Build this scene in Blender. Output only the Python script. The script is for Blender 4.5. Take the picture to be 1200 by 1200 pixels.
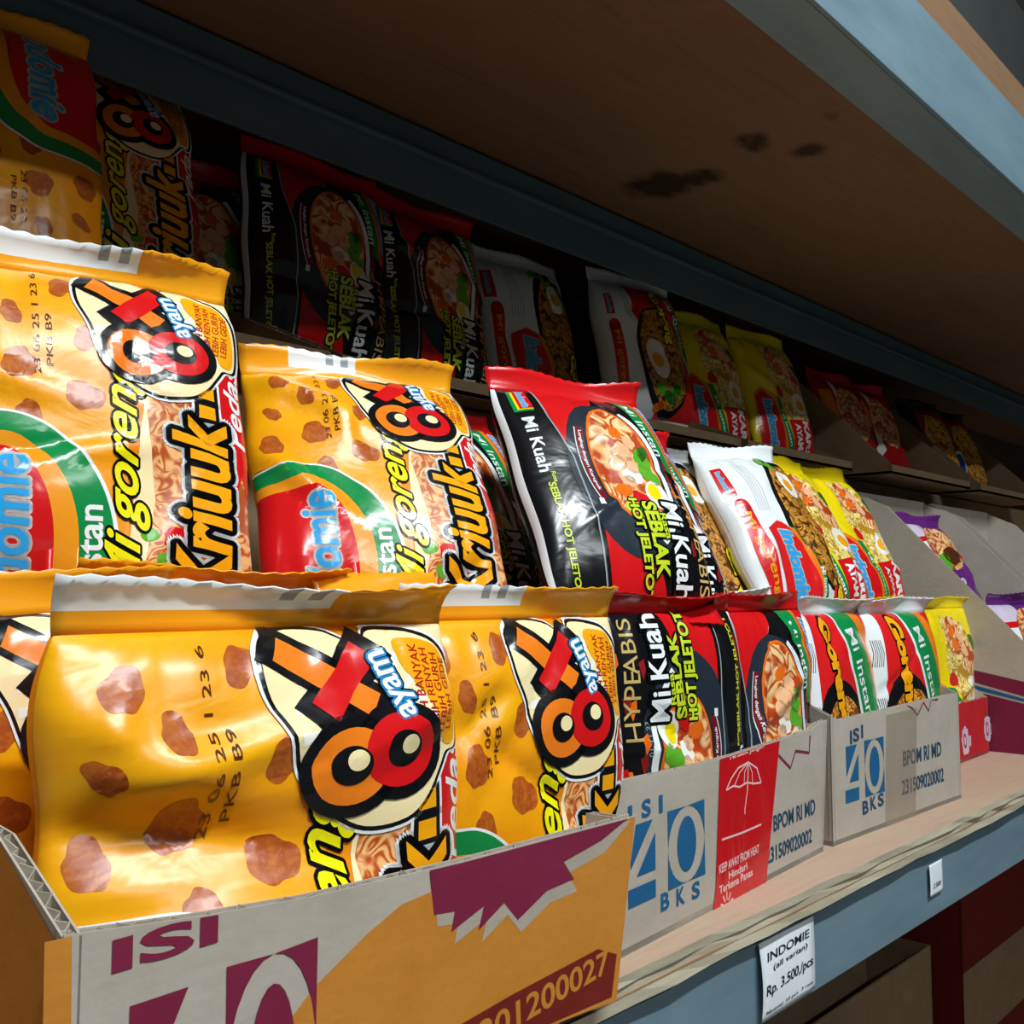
import bpy, bmesh, math, random
import numpy as np
from mathutils import Vector, Matrix

# ------------------------------------------------------------------ camera, world, lamps, exposure
for o in list(bpy.data.objects):
    bpy.data.objects.remove(o)
SC = bpy.context.scene
COL = SC.collection
CZ = 1.15                                   # lens height above the shop floor
FPX = 1200.0
YAW = math.atan2(1100, FPX)
PIT = math.atan2(90, FPX)
Fv = Vector((math.cos(YAW) * math.cos(PIT), math.sin(YAW) * math.cos(PIT), math.sin(PIT)))
Rv = Vector((math.sin(YAW), -math.cos(YAW), 0))
Uv = Rv.cross(Fv)
cam_d = bpy.data.cameras.new('camera')
cam_d.sensor_width = 36.0
cam_d.lens = 36.0
cam_d.clip_start = 0.01
cam = bpy.data.objects.new('camera', cam_d)
cam.matrix_world = Matrix(((Rv.x, Uv.x, -Fv.x, 0), (Rv.y, Uv.y, -Fv.y, 0), (Rv.z, Uv.z, -Fv.z, CZ), (0, 0, 0, 1)))
COL.objects.link(cam)
SC.camera = cam

world = bpy.data.worlds.new('world')
SC.world = world
world.use_nodes = True
world.node_tree.nodes['Background'].inputs[0].default_value = (0.75, 0.87, 1.0, 1)
world.node_tree.nodes['Background'].inputs[1].default_value = 0.05
SC.view_settings.view_transform = 'Standard'
SC.view_settings.look = 'None'
SC.view_settings.exposure = 0.75
SC.view_settings.gamma = 1.0
SC.view_settings.use_curve_mapping = False

LAMPS = [(0.2, -0.62, 2.42, 1.2, 18.5), (0.3, -1.9, 2.62, 1.2, 10.0)]   # x, y, z, tube length, watts
LAMP_COL = (0.90, 0.97, 1.0)
for i, (lx, ly, lz, ln, pw) in enumerate(LAMPS):
    ld = bpy.data.lights.new('tube_light', 'AREA')
    ld.shape = 'RECTANGLE'
    ld.size = ln
    ld.size_y = 0.05
    ld.energy = pw
    ld.color = LAMP_COL
    lo = bpy.data.objects.new('tube_light', ld)
    d = (Vector((0.45, 0.32, 1.15)) - Vector((lx, ly, lz))).normalized()
    xa = Vector((1, 0, 0))
    za = -d
    za = (za - xa * za.dot(xa)).normalized()
    ya = za.cross(xa)
    lo.matrix_world = Matrix(((xa.x, ya.x, za.x, lx), (xa.y, ya.y, za.y, ly), (xa.z, ya.z, za.z, lz), (0, 0, 0, 1)))
    COL.objects.link(lo)


def ray(x, y):
    return Fv + Rv * ((x - 600) / FPX) + Uv * ((600 - y) / FPX)


# ------------------------------------------------------------------ materials
def lin(c):
    if isinstance(c, str):
        c = c.lstrip('#')
        c = [int(c[i:i + 2], 16) / 255 for i in (0, 2, 4)]
        c = [v / 12.92 if v <= 0.04045 else ((v + 0.055) / 1.055) ** 2.4 for v in c]
    return (c[0], c[1], c[2], 1)


MATS = {}


def base_mat(name, col, rough=0.5, metal=0.0, spec=0.5):
    m = bpy.data.materials.new(name)
    m.use_nodes = True
    b = m.node_tree.nodes['Principled BSDF']
    b.inputs['Base Color'].default_value = lin(col)
    b.inputs['Roughness'].default_value = rough
    b.inputs['Metallic'].default_value = metal
    b.inputs['Specular IOR Level'].default_value = spec
    MATS[name] = m
    return m, m.node_tree, b


def coords(nt, kind='UV', scale=(1, 1, 1)):
    tc = nt.nodes.new('ShaderNodeTexCoord')
    mp = nt.nodes.new('ShaderNodeMapping')
    mp.inputs['Scale'].default_value = scale
    nt.links.new(tc.outputs[kind], mp.inputs[0])
    return mp.outputs[0]


def noise(nt, vec, scale, detail=4, rough=0.55, dist=0.0):
    n = nt.nodes.new('ShaderNodeTexNoise')
    n.inputs['Scale'].default_value = scale
    n.inputs['Detail'].default_value = detail
    n.inputs['Roughness'].default_value = rough
    n.inputs['Distortion'].default_value = dist
    nt.links.new(vec, n.inputs['Vector'])
    return n.outputs['Fac']


def ramp(nt, fac, stops, interp='LINEAR'):
    r = nt.nodes.new('ShaderNodeValToRGB')
    cr = r.color_ramp
    cr.interpolation = interp
    while len(cr.elements) < len(stops):
        cr.elements.new(0.5)
    for e, (p, c) in zip(cr.elements, stops):
        e.position = p
        e.color = lin(c)
    nt.links.new(fac, r.inputs[0])
    return r.outputs[0]


def mixc(nt, fac, a, b, mode='MIX'):
    m = nt.nodes.new('ShaderNodeMix')
    m.data_type = 'RGBA'
    m.blend_type = mode
    for sock, v in ((m.inputs[0], fac), (m.inputs[6], a), (m.inputs[7], b)):
        if isinstance(v, (int, float)):
            sock.default_value = v
        elif isinstance(v, (tuple, list, str)):
            sock.default_value = lin(v)
        else:
            nt.links.new(v, sock)
    return m.outputs[2]


def bump(nt, b, fac, strength, dist):
    n = nt.nodes.new('ShaderNodeBump')
    n.inputs['Strength'].default_value = strength
    n.inputs['Distance'].default_value = dist
    nt.links.new(fac, n.inputs['Height'])
    nt.links.new(n.outputs[0], b.inputs['Normal'])


def film(name, col, rough=0.2, wr=0.3):
    """glossy printed plastic film; UV is in metres x10"""
    if name in MATS:
        return MATS[name]
    m, nt, b = base_mat(name, col, rough)
    v = coords(nt)
    bump(nt, b, noise(nt, v, 3.5, 3, 0.5, 0.8), wr, 0.0025)
    return m


def film_mottle(name, c1, c2, scale=40, c3=None, rough=0.3):
    m, nt, b = base_mat(name, c1, rough)
    v = coords(nt)
    st = [(0.35, c1), (0.62, c2)]
    if c3:
        st.append((0.78, c3))
    nt.links.new(ramp(nt, noise(nt, v, scale, 5, 0.65, 0.8), st), b.inputs['Base Color'])
    bump(nt, b, noise(nt, v, 5.0, 3, 0.5, 0.6), 0.3, 0.0025)
    return m


def film_noodle(name, cols, scale=60, dist=7.0, rough=0.3):
    """printed picture of tangled noodles: warped wave bands mixed with crumbs"""
    m, nt, b = base_mat(name, cols[1], rough)
    v = coords(nt)
    mu = nt.nodes.new('ShaderNodeMath')
    mu.operation = 'MULTIPLY'
    nt.links.new(noise(nt, v, scale / 9, 1.5, 0.4, 0.9), mu.inputs[0])
    mu.inputs[1].default_value = dist * 9
    si = nt.nodes.new('ShaderNodeMath')
    si.operation = 'SINE'
    nt.links.new(mu.outputs[0], si.inputs[0])
    mr = nt.nodes.new('ShaderNodeMapRange')
    mr.inputs[1].default_value = -1
    mr.inputs[2].default_value = 1
    nt.links.new(si.outputs[0], mr.inputs[0])
    c = ramp(nt, mr.outputs[0], [(0.05, cols[0]), (0.35, cols[1]), (0.8, cols[2])])
    vo = nt.nodes.new('ShaderNodeTexVoronoi')
    vo.inputs['Scale'].default_value = scale / 4.5
    nt.links.new(v, vo.inputs['Vector'])
    c2 = ramp(nt, vo.outputs['Distance'], [(0.1, cols[3]), (0.45, cols[2]), (0.6, cols[0])])
    c = mixc(nt, ramp(nt, noise(nt, v, scale / 7, 2), [(0.47, '#000000'), (0.56, '#ffffff')]), c, c2)
    nt.links.new(c, b.inputs['Base Color'])
    return m


M = {}
F_COL = dict(k_yellow='#f6a90a', k_orange='#f08c10', black='#101114', white='#eef2f2', cream='#fbe6b0', red='#d4171b',
             deep_red='#b5141a', maroon='#7a1526', green='#0d8a45', dgreen='#0a6a3a', lemon='#f2ea12', amber='#f7a713',
             sky='#2fa3e6', orange='#ee7d1e', lime='#c9dc2e', tan='#cdb06a', purple='#6a2a7d', lilac='#d8c8de',
             s_yellow='#f4d90f', egg='#f9a90c', eggwhite='#f4f1e4', leaf='#5fae2c', dleaf='#2c6b24', greyblack='#26303a',
             chip='#f3b98a', sred='#e01f22', fire='#f2701a', blue='#1f59b8', brown='#5a2c16', grey='#9aa2a6', k_fin='#f7a51c',
             brick='#8f1c1a', orange2='#f29a1f')
for k, c in F_COL.items():
    M[k] = film('film_' + k, c)
M['film_print_red'] = M['red']
M['k_yellow'] = film_mottle('film_kriuk_yellow', '#f3920a', '#f7b40c', 0.9)
M['blob'] = film_mottle('film_crisp_brown', '#c06a1e', '#a2461a', 28, '#d78a3c')
M['kr_noodle'] = film_noodle('film_crisp_noodles', ['#b5511f', '#e08a45', '#f3bb7c', '#b8481c'], 75, 6)
M['noodle'] = film_noodle('film_noodles', ['#8a3d0c', '#d98a24', '#f2bb55', '#e07a24'], 60, 6)
M['bowl'] = film_noodle('film_soup_noodles', ['#b8431a', '#eda050', '#f8d19a', '#f0762a'], 45, 5)
M['pale_noodle'] = film_noodle('film_pale_noodles', ['#b98a20', '#ecc84e', '#f8e79c', '#e5a93a'], 55, 6)
M['goreng_noodle'] = film_noodle('film_fried_noodles', ['#4a2408', '#b06a1c', '#d99a3c', '#8c4413'], 70, 6)


def m_card(name, c1, c2):
    m, nt, b = base_mat(name, c1, 0.85, 0, 0.2)
    v = coords(nt, 'Object')
    v2 = coords(nt, 'Object', (1, 1, 12))
    c = ramp(nt, noise(nt, v, 35, 6, 0.6), [(0.3, c1), (0.7, c2)])
    c = mixc(nt, 0.25, c, ramp(nt, noise(nt, v2, 60, 3), [(0.3, c1), (0.7, c2)]))
    nt.links.new(c, b.inputs['Base Color'])
    bump(nt, b, noise(nt, v, 160, 3), 0.25, 0.001)
    return m


M['kraft'] = m_card('cardboard_grey_kraft', '#a99e90', '#b8aea1')
M['kraft2'] = m_card('cardboard_brown_kraft', '#8d7558', '#a08767')
M['kraft_edge'] = m_card('cardboard_cut_edge', '#b9ae9c', '#8f8474')
M['card_orange'] = m_card('cardboard_orange_print', '#c98532', '#bb7728')
M['card_maroon'] = m_card('cardboard_maroon_print', '#7e2340', '#741d39')
M['card_red'] = m_card('cardboard_red_print', '#c4232a', '#b21c24')
M['card_blue'] = m_card('cardboard_blue_ink', '#1f618e', '#1a5580')
M['card_darkblue'] = m_card('cardboard_navy_ink', '#2a4a66', '#25435d')
M['card_darkred'] = m_card('cardboard_dark_red_ink', '#7a2318', '#6a1c14')
M['card_greyprint'] = m_card('cardboard_bare_print_gap', '#a39889', '#b0a595')
m, nt, b = base_mat('tape_clear_brown', '#a08f78', 0.22)
b.inputs['Alpha'].default_value = 0.35
M['tape'] = m
m, nt, b = base_mat('tape_red', '#c8121a', 0.25)
bump(nt, b, noise(nt, coords(nt, 'Object'), 22, 3, 0.5, 1.0), 0.5, 0.004)
M['tape_red'] = m
base_mat('tape_white_ink', '#eec6c6', 0.4)
M['tape_ink'] = MATS['tape_white_ink']


def m_wood(name, c1, c2, c3, rough=0.75, stain=False):
    m, nt, b = base_mat(name, c1, rough, 0, 0.25)
    v = coords(nt, 'Object', (1, 9, 9))
    v0 = coords(nt, 'Object')
    c = ramp(nt, noise(nt, v, 9, 6, 0.6, 0.8), [(0.25, c1), (0.55, c2), (0.8, c3)])
    c = mixc(nt, 0.35, c, ramp(nt, noise(nt, v0, 6, 4), [(0.3, c1), (0.7, c3)]))
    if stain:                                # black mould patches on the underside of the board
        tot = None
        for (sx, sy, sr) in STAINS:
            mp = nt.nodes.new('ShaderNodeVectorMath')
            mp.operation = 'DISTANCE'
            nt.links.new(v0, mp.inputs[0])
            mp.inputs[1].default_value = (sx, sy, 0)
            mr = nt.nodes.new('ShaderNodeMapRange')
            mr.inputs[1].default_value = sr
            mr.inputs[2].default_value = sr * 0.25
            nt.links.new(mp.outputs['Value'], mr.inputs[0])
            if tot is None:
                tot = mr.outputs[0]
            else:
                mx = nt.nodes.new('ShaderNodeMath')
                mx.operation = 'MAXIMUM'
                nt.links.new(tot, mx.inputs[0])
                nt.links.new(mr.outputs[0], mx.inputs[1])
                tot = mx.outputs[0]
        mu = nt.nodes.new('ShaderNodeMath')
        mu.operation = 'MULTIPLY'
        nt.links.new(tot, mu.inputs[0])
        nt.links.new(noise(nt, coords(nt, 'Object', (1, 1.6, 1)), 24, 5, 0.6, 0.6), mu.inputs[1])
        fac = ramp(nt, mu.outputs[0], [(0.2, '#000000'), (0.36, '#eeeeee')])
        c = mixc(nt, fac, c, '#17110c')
    nt.links.new(c, b.inputs['Base Color'])
    bump(nt, b, noise(nt, v, 40, 4), 0.25, 0.001)
    return m


def zplane(x, y, z):
    d = ray(x, y)
    return d * (z / d.z)


UP_Z = 0.3165
STAINS = []
for (sx, sy, sr) in [(768, 222, .05), (822, 212, .035), (880, 172, .032), (952, 180, .03), (975, 140, .022), (862, 190, .02)]:
    q = zplane(sx, sy, UP_Z)
    STAINS.append((q.x, q.y, sr))
M['ply_top'] = m_wood('plywood_face', '#b89a82', '#c4a892', '#aa8b74')
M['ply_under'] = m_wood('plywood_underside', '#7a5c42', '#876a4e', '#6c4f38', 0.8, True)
M['ply_edge'] = m_wood('plywood_cut_edge', '#b8ad93', '#d1c7ae', '#9c9079')


def m_metal(name, c1, c2, rough):
    m, nt, b = base_mat(name, c1, rough, 0.25, 0.5)
    v = coords(nt, 'Object', (0.6, 3, 3))
    nt.links.new(ramp(nt, noise(nt, v, 16, 6, 0.6), [(0.3, c1), (0.7, c2)]), b.inputs['Base Color'])
    return m


M['steel'] = m_metal('painted_steel_grey', '#6d8795', '#7f99a6', 0.5)
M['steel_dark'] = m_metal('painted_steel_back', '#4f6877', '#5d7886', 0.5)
m, nt, b = base_mat('paper_white', '#e8eef2', 0.7)
M['paper'] = m
base_mat('ink_black', '#15151a', 0.6)
M['ink'] = MATS['ink_black']
base_mat('ink_grey', '#5a5a62', 0.6)
M['ink_grey'] = MATS['ink_grey']
m, nt, b = base_mat('wall_paint', '#9aa0a0', 0.9)
nt.links.new(ramp(nt, noise(nt, coords(nt, 'Object'), 3, 5), [(0.3, '#8f9696'), (0.7, '#a8adac')]), b.inputs['Base Color'])
M['wall'] = m
m, nt, b = base_mat('back_panel_board', '#4a3c2e', 0.9)
nt.links.new(ramp(nt, noise(nt, coords(nt, 'Object'), 7, 5), [(0.3, '#43362a'), (0.7, '#5a4836')]), b.inputs['Base Color'])
M['backboard'] = m
m, nt, b = base_mat('floor_tile', '#a9a49b', 0.4)
br = nt.nodes.new('ShaderNodeTexBrick')
br.offset = 0
br.inputs['Scale'].default_value = 1.0
br.inputs['Brick Width'].default_value = 0.4
br.inputs['Row Height'].default_value = 0.4
br.inputs['Mortar Size'].default_value = 0.004
br.inputs['Color1'].default_value = lin('#b3aea4')
br.inputs['Color2'].default_value = lin('#a8a399')
br.inputs['Mortar'].default_value = lin('#6d6962')
nt.links.new(coords(nt, 'Object'), br.inputs['Vector'])
nt.links.new(br.outputs['Color'], b.inputs['Base Color'])
M['floor'] = m
m, nt, b = base_mat('clear_plastic_bag', '#9fb2bd', 0.2)
b.inputs['Alpha'].default_value = 0.55
bump(nt, b, noise(nt, coords(nt, 'Object'), 18, 4, 0.6, 1.5), 0.8, 0.01)
M['bag'] = m
m, nt, b = base_mat('lamp_tube_glow', '#ffffff', 0.4)
b.inputs['Emission Color'].default_value = (0.9, 0.97, 1, 1)
b.inputs['Emission Strength'].default_value = 6
M['tube'] = m

# ------------------------------------------------------------------ basic builders


def tag(o, label=None, cat=None, group=None, kind=None):
    if label:
        o['label'] = label
    if cat:
        o['category'] = cat
    if group:
        o['group'] = group
    if kind:
        o['kind'] = kind
    return o


def link(name, me, parent=None):
    o = bpy.data.objects.new(name, me)
    COL.objects.link(o)
    if parent is not None:
        o.parent = parent
    return o


def empty(name, loc=(0, 0, 0)):
    o = bpy.data.objects.new(name, None)
    o.empty_display_size = 0.02
    o.location = loc
    COL.objects.link(o)
    return o


def mesh_obj(name, verts, faces, mats, parent=None, mi=None, smooth=False):
    me = bpy.data.meshes.new(name)
    me.from_pydata([tuple(v) for v in verts], [], faces)
    for m_ in mats:
        me.materials.append(m_)
    if mi is not None:
        me.polygons.foreach_set('material_index', mi)
    if smooth:
        me.polygons.foreach_set('use_smooth', [True] * len(me.polygons))
    me.update()
    return link(name, me, parent)


def boxes(name, lst, mat, parent=None, bev=0.0):
    """one mesh of axis-aligned boxes given as (x0,x1,y0,y1,z0,z1), in room coordinates"""
    bm = bmesh.new()
    for (x0, x1, y0, y1, z0, z1) in lst:
        r = bmesh.ops.create_cube(bm, size=1)
        for v in r['verts']:
            v.co = Vector(((x0 + x1) / 2 + v.co.x * (x1 - x0), (y0 + y1) / 2 + v.co.y * (y1 - y0), (z0 + z1) / 2 + v.co.z * (z1 - z0)))
    if bev:
        bmesh.ops.bevel(bm, geom=bm.edges[:], offset=bev, segments=2, affect='EDGES', profile=0.5)
    me = bpy.data.meshes.new(name)
    bm.to_mesh(me)
    bm.free()
    me.materials.append(mat)
    return link(name, me, parent)


# ------------------------------------------------------------------ flat print: shapes and lettering made in 2-D, then laid on a surface
_tc = bpy.data.curves.new('type_setter', 'FONT')
_to = bpy.data.objects.new('type_setter', _tc)
COL.objects.link(_to)


def text_mesh(s, offset, shear, spacing=1.0):
    _tc.body = s
    _tc.size = 1.0
    _tc.offset = offset
    _tc.shear = shear
    _tc.space_character = spacing
    _tc.space_line = 0.85
    _tc.align_x = 'CENTER'
    _tc.align_y = 'CENTER'
    _tc.resolution_u = 4
    _tc.fill_mode = 'FRONT'
    bpy.context.view_layer.update()
    dg = bpy.context.evaluated_depsgraph_get()
    me = bpy.data.meshes.new_from_object(_to.evaluated_get(dg))
    n = len(me.vertices)
    co = np.zeros(n * 3)
    me.vertices.foreach_get('co', co)
    co = co.reshape(-1, 3)[:, :2].copy()
    fs = [tuple(p.vertices) for p in me.polygons]
    bpy.data.meshes.remove(me)
    return co, fs


class Art:
    """2-D artwork in millimetres, origin at the lower-left corner of a w x h field"""

    def __init__(s, w, h):
        s.w, s.h = w, h
        s.g = {}
        s.rng = random.Random(7)

    def add(s, grp, pts, faces, mat, layer):
        s.g.setdefault(grp, []).append((np.asarray(pts, float), faces, mat, layer))

    def poly(s, grp, pts, mat, layer):
        s.add(grp, pts, [tuple(range(len(pts)))], mat, layer)

    def rect(s, grp, x0, y0, x1, y1, mat, layer):
        s.poly(grp, [(x0, y0), (x1, y0), (x1, y1), (x0, y1)], mat, layer)

    def oval(s, grp, cx, cy, rx, ry, mat, layer, rot=0.0, n=28, wob=0.0, a0=0, a1=360):
        ps = []
        for i in range(n if a1 - a0 >= 360 else n + 1):
            a = math.radians(a0 + (a1 - a0) * i / n)
            k = 1 + (s.rng.uniform(-wob, wob) if wob else 0)
            x, y = rx * k * math.cos(a), ry * k * math.sin(a)
            ps.append((cx + x * math.cos(rot) - y * math.sin(rot), cy + x * math.sin(rot) + y * math.cos(rot)))
        s.poly(grp, ps, mat, layer)

    def smooth(s, grp, pts, mat, layer, n=5):
        p = np.asarray(pts, float)
        k = len(p)
        out = []
        for i in range(k):
            p0, p1, p2, p3 = p[i - 1], p[i], p[(i + 1) % k], p[(i + 2) % k]
            for j in range(n):
                t = j / n
                out.append(0.5 * (2 * p1 + (p2 - p0) * t + (2 * p0 - 5 * p1 + 4 * p2 - p3) * t * t + (3 * p1 - p0 - 3 * p2 + p3) * t ** 3))
        s.poly(grp, out, mat, layer)

    def lump(s, grp, cx, cy, rx, ry, mat, layer, rot, rg, wob=0.1):
        ph = [rg.uniform(0, 6.3) for _ in range(3)]
        ps = []
        for i in range(32):
            a_ = 2 * math.pi * i / 32
            k = 1 + wob * (math.sin(2 * a_ + ph[0]) + 0.8 * math.sin(3 * a_ + ph[1]) + 0.45 * math.sin(6 * a_ + ph[2]))
            x, y = rx * k * math.cos(a_), ry * k * math.sin(a_)
            ps.append((cx + x * math.cos(rot) - y * math.sin(rot), cy + x * math.sin(rot) + y * math.cos(rot)))
        s.poly(grp, ps, mat, layer)

    def band(s, grp, pts, width, mat, layer):
        p = np.asarray(pts, float)
        t = np.gradient(p, axis=0)
        t /= np.linalg.norm(t, axis=1)[:, None] + 1e-9
        nrm = np.stack([-t[:, 1], t[:, 0]], 1) * width / 2
        vs = np.concatenate([p + nrm, p - nrm])
        n = len(p)
        s.add(grp, vs, [(i, i + n, i + n + 1, i + 1) for i in range(n - 1)], mat, layer)

    def text(s, grp, t, cx, cy, length, height, rot, layers, layer, bold=0.0, shear=0.0, arc=0.0):
        """layers: list of (extra outline width in text units, material), outermost first"""
        base, _ = text_mesh(t, 0.0, shear)
        lo, hi = base.min(0), base.max(0)
        sx, sy = length / (hi[0] - lo[0]), height / (hi[1] - lo[1])
        mid = (lo + hi) / 2
        for i, (ow, mat) in enumerate(layers):
            co, fs = text_mesh(t, bold, shear)
            if ow:                                  # outline: the glyphs spread out in a ring of shifted copies
                nd = 18 if height > 12 else 10
                ring = [(ow * math.cos(2 * math.pi * k / nd), ow * math.sin(2 * math.pi * k / nd) * min(1.0, sx / sy)) for k in range(nd)]
                fs = [tuple(i_ + len(co) * k for i_ in f) for k in range(nd) for f in fs]
                co = np.concatenate([co + np.array(r_) for r_ in ring])
            q = (co - mid) * np.array([sx, sy])
            if arc:
                q[:, 1] += arc * (q[:, 0] / (length / 2)) ** 2
            c, sn = math.cos(rot), math.sin(rot)
            q = np.stack([cx + q[:, 0] * c - q[:, 1] * sn, cy + q[:, 0] * sn + q[:, 1] * c], 1)
            s.add(grp, q, fs, mat, layer + i)

    def bake(s, us=None, vs=None, clip=True):
        """per group: (verts Nx2, layer N, faces, material list, material index), cut along the grid lines us, vs"""
        out = {}
        for grp, items in s.g.items():
            mats, V, Fc, MI = [], [], [], []
            for pts, faces, mat, layer in items:
                if mat not in mats:
                    mats.append(mat)
                k = mats.index(mat)
                bm = bmesh.new()
                vv = [bm.verts.new((p[0], p[1], layer)) for p in pts]
                for f in faces:
                    try:
                        bm.faces.new([vv[i] for i in f])
                    except ValueError:
                        continue
                bmesh.ops.triangulate(bm, faces=[f for f in bm.faces if len(f.verts) > 4])

                def cut(co, no, clear=False):
                    bmesh.ops.bisect_plane(bm, geom=bm.verts[:] + bm.edges[:] + bm.faces[:], dist=1e-5, plane_co=co, plane_no=no, clear_outer=clear)

                def span(fn):
                    q = [fn(v.co) for v in bm.verts]
                    return (min(q), max(q)) if q else (0, 0)
                if clip:
                    lo, hi = span(lambda c: c.x)
                    if lo < 0.6:
                        cut((0.6, 0, 0), (-1, 0, 0), True)
                    if hi > s.w - 0.6:
                        cut((s.w - 0.6, 0, 0), (1, 0, 0), True)
                    lo, hi = span(lambda c: c.y)
                    if lo < 0.3:
                        cut((0, 0.3, 0), (0, -1, 0), True)
                    if hi > s.h - 0.3:
                        cut((0, s.h - 0.3, 0), (0, 1, 0), True)
                if us is not None and bm.verts:
                    lo, hi = span(lambda c: c.x)
                    for u in us:
                        if lo < u < hi:
                            cut((u, 0, 0), (1, 0, 0))
                    lo, hi = span(lambda c: c.y)
                    for v in vs:
                        if lo < v < hi:
                            cut((0, v, 0), (0, 1, 0))
                    for v in bm.verts:
                        v.co.x = float(np.interp(v.co.x, us, np.arange(len(us))))
                        v.co.y = float(np.interp(v.co.y, vs, np.arange(len(vs))))
                    lo, hi = span(lambda c: c.x - c.y)
                    for q in range(int(lo) - 1, int(hi) + 2):
                        if lo < q < hi:
                            cut((q, 0, 0), (1, -1, 0))
                bm.normal_update()
                base = len(V)
                bm.verts.index_update()
                V += [v.co[:] for v in bm.verts]
                for f in bm.faces:
                    ix = [base + v.index for v in f.verts]
                    Fc.append(ix[::-1] if f.normal.z < 0 else ix)
                    MI.append(k)
                bm.free()
            if not V:
                continue
            co = np.array(V)
            me = bpy.data.meshes.new(grp)
            me.from_pydata(V, [], Fc)
            for mm in mats:
                me.materials.append(mm)
            me.polygons.foreach_set('material_index', MI)
            uvl = me.uv_layers.new(name='UVMap')
            li = np.zeros(len(me.loops), int)
            me.loops.foreach_get('vertex_index', li)
            flat = co[:, :2]
            if us is not None:
                flat = np.stack([np.interp(co[:, 0], np.arange(len(us)), us), np.interp(co[:, 1], np.arange(len(vs)), vs)], 1)
            uvl.data.foreach_set('uv', (flat[li] / 100).ravel())
            out[grp] = (me, co)
        return out


# ------------------------------------------------------------------ packets
NU, NV = 44, 56


def grid_uv(w, h):
    s = np.linspace(-1, 1, NU)
    us = (np.sin(s * math.pi / 2) * 0.55 + s * 0.45) * w / 2 + w / 2
    t = np.linspace(-1, 1, NV)
    vs = (np.sin(t * math.pi / 2) * 0.35 + t * 0.65) * h / 2 + h / 2
    return us, vs


class Kind:
    def __init__(s, w, h, body, fin, art_fn, turn=False, shift=0.06, tall=1.0):
        s.w, s.h, s.body, s.fin = w, h, body, fin
        s.us, s.vs = grid_uv(w, h)
        a = Art(w, h)
        art_fn(a)
        for g in a.g:                               # the film is wrapped off-centre, so the motif sits towards the left
            new = []
            for (p, f, m_, l) in a.g[g]:
                p = p.copy()
                p[:, 1] = h - (h - p[:, 1]) * tall
                p[:, 0] -= shift * w * np.sin(np.pi * np.clip(p[:, 0] / w, 0, 1))
                new.append((p, f, m_, l))
            a.g[g] = new
        if turn:
            for g in a.g:
                a.g[g] = [(np.array([w, h]) - p, f, m_, l) for (p, f, m_, l) in a.g[g]]
        s.art = a.bake(s.us, s.vs)


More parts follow.
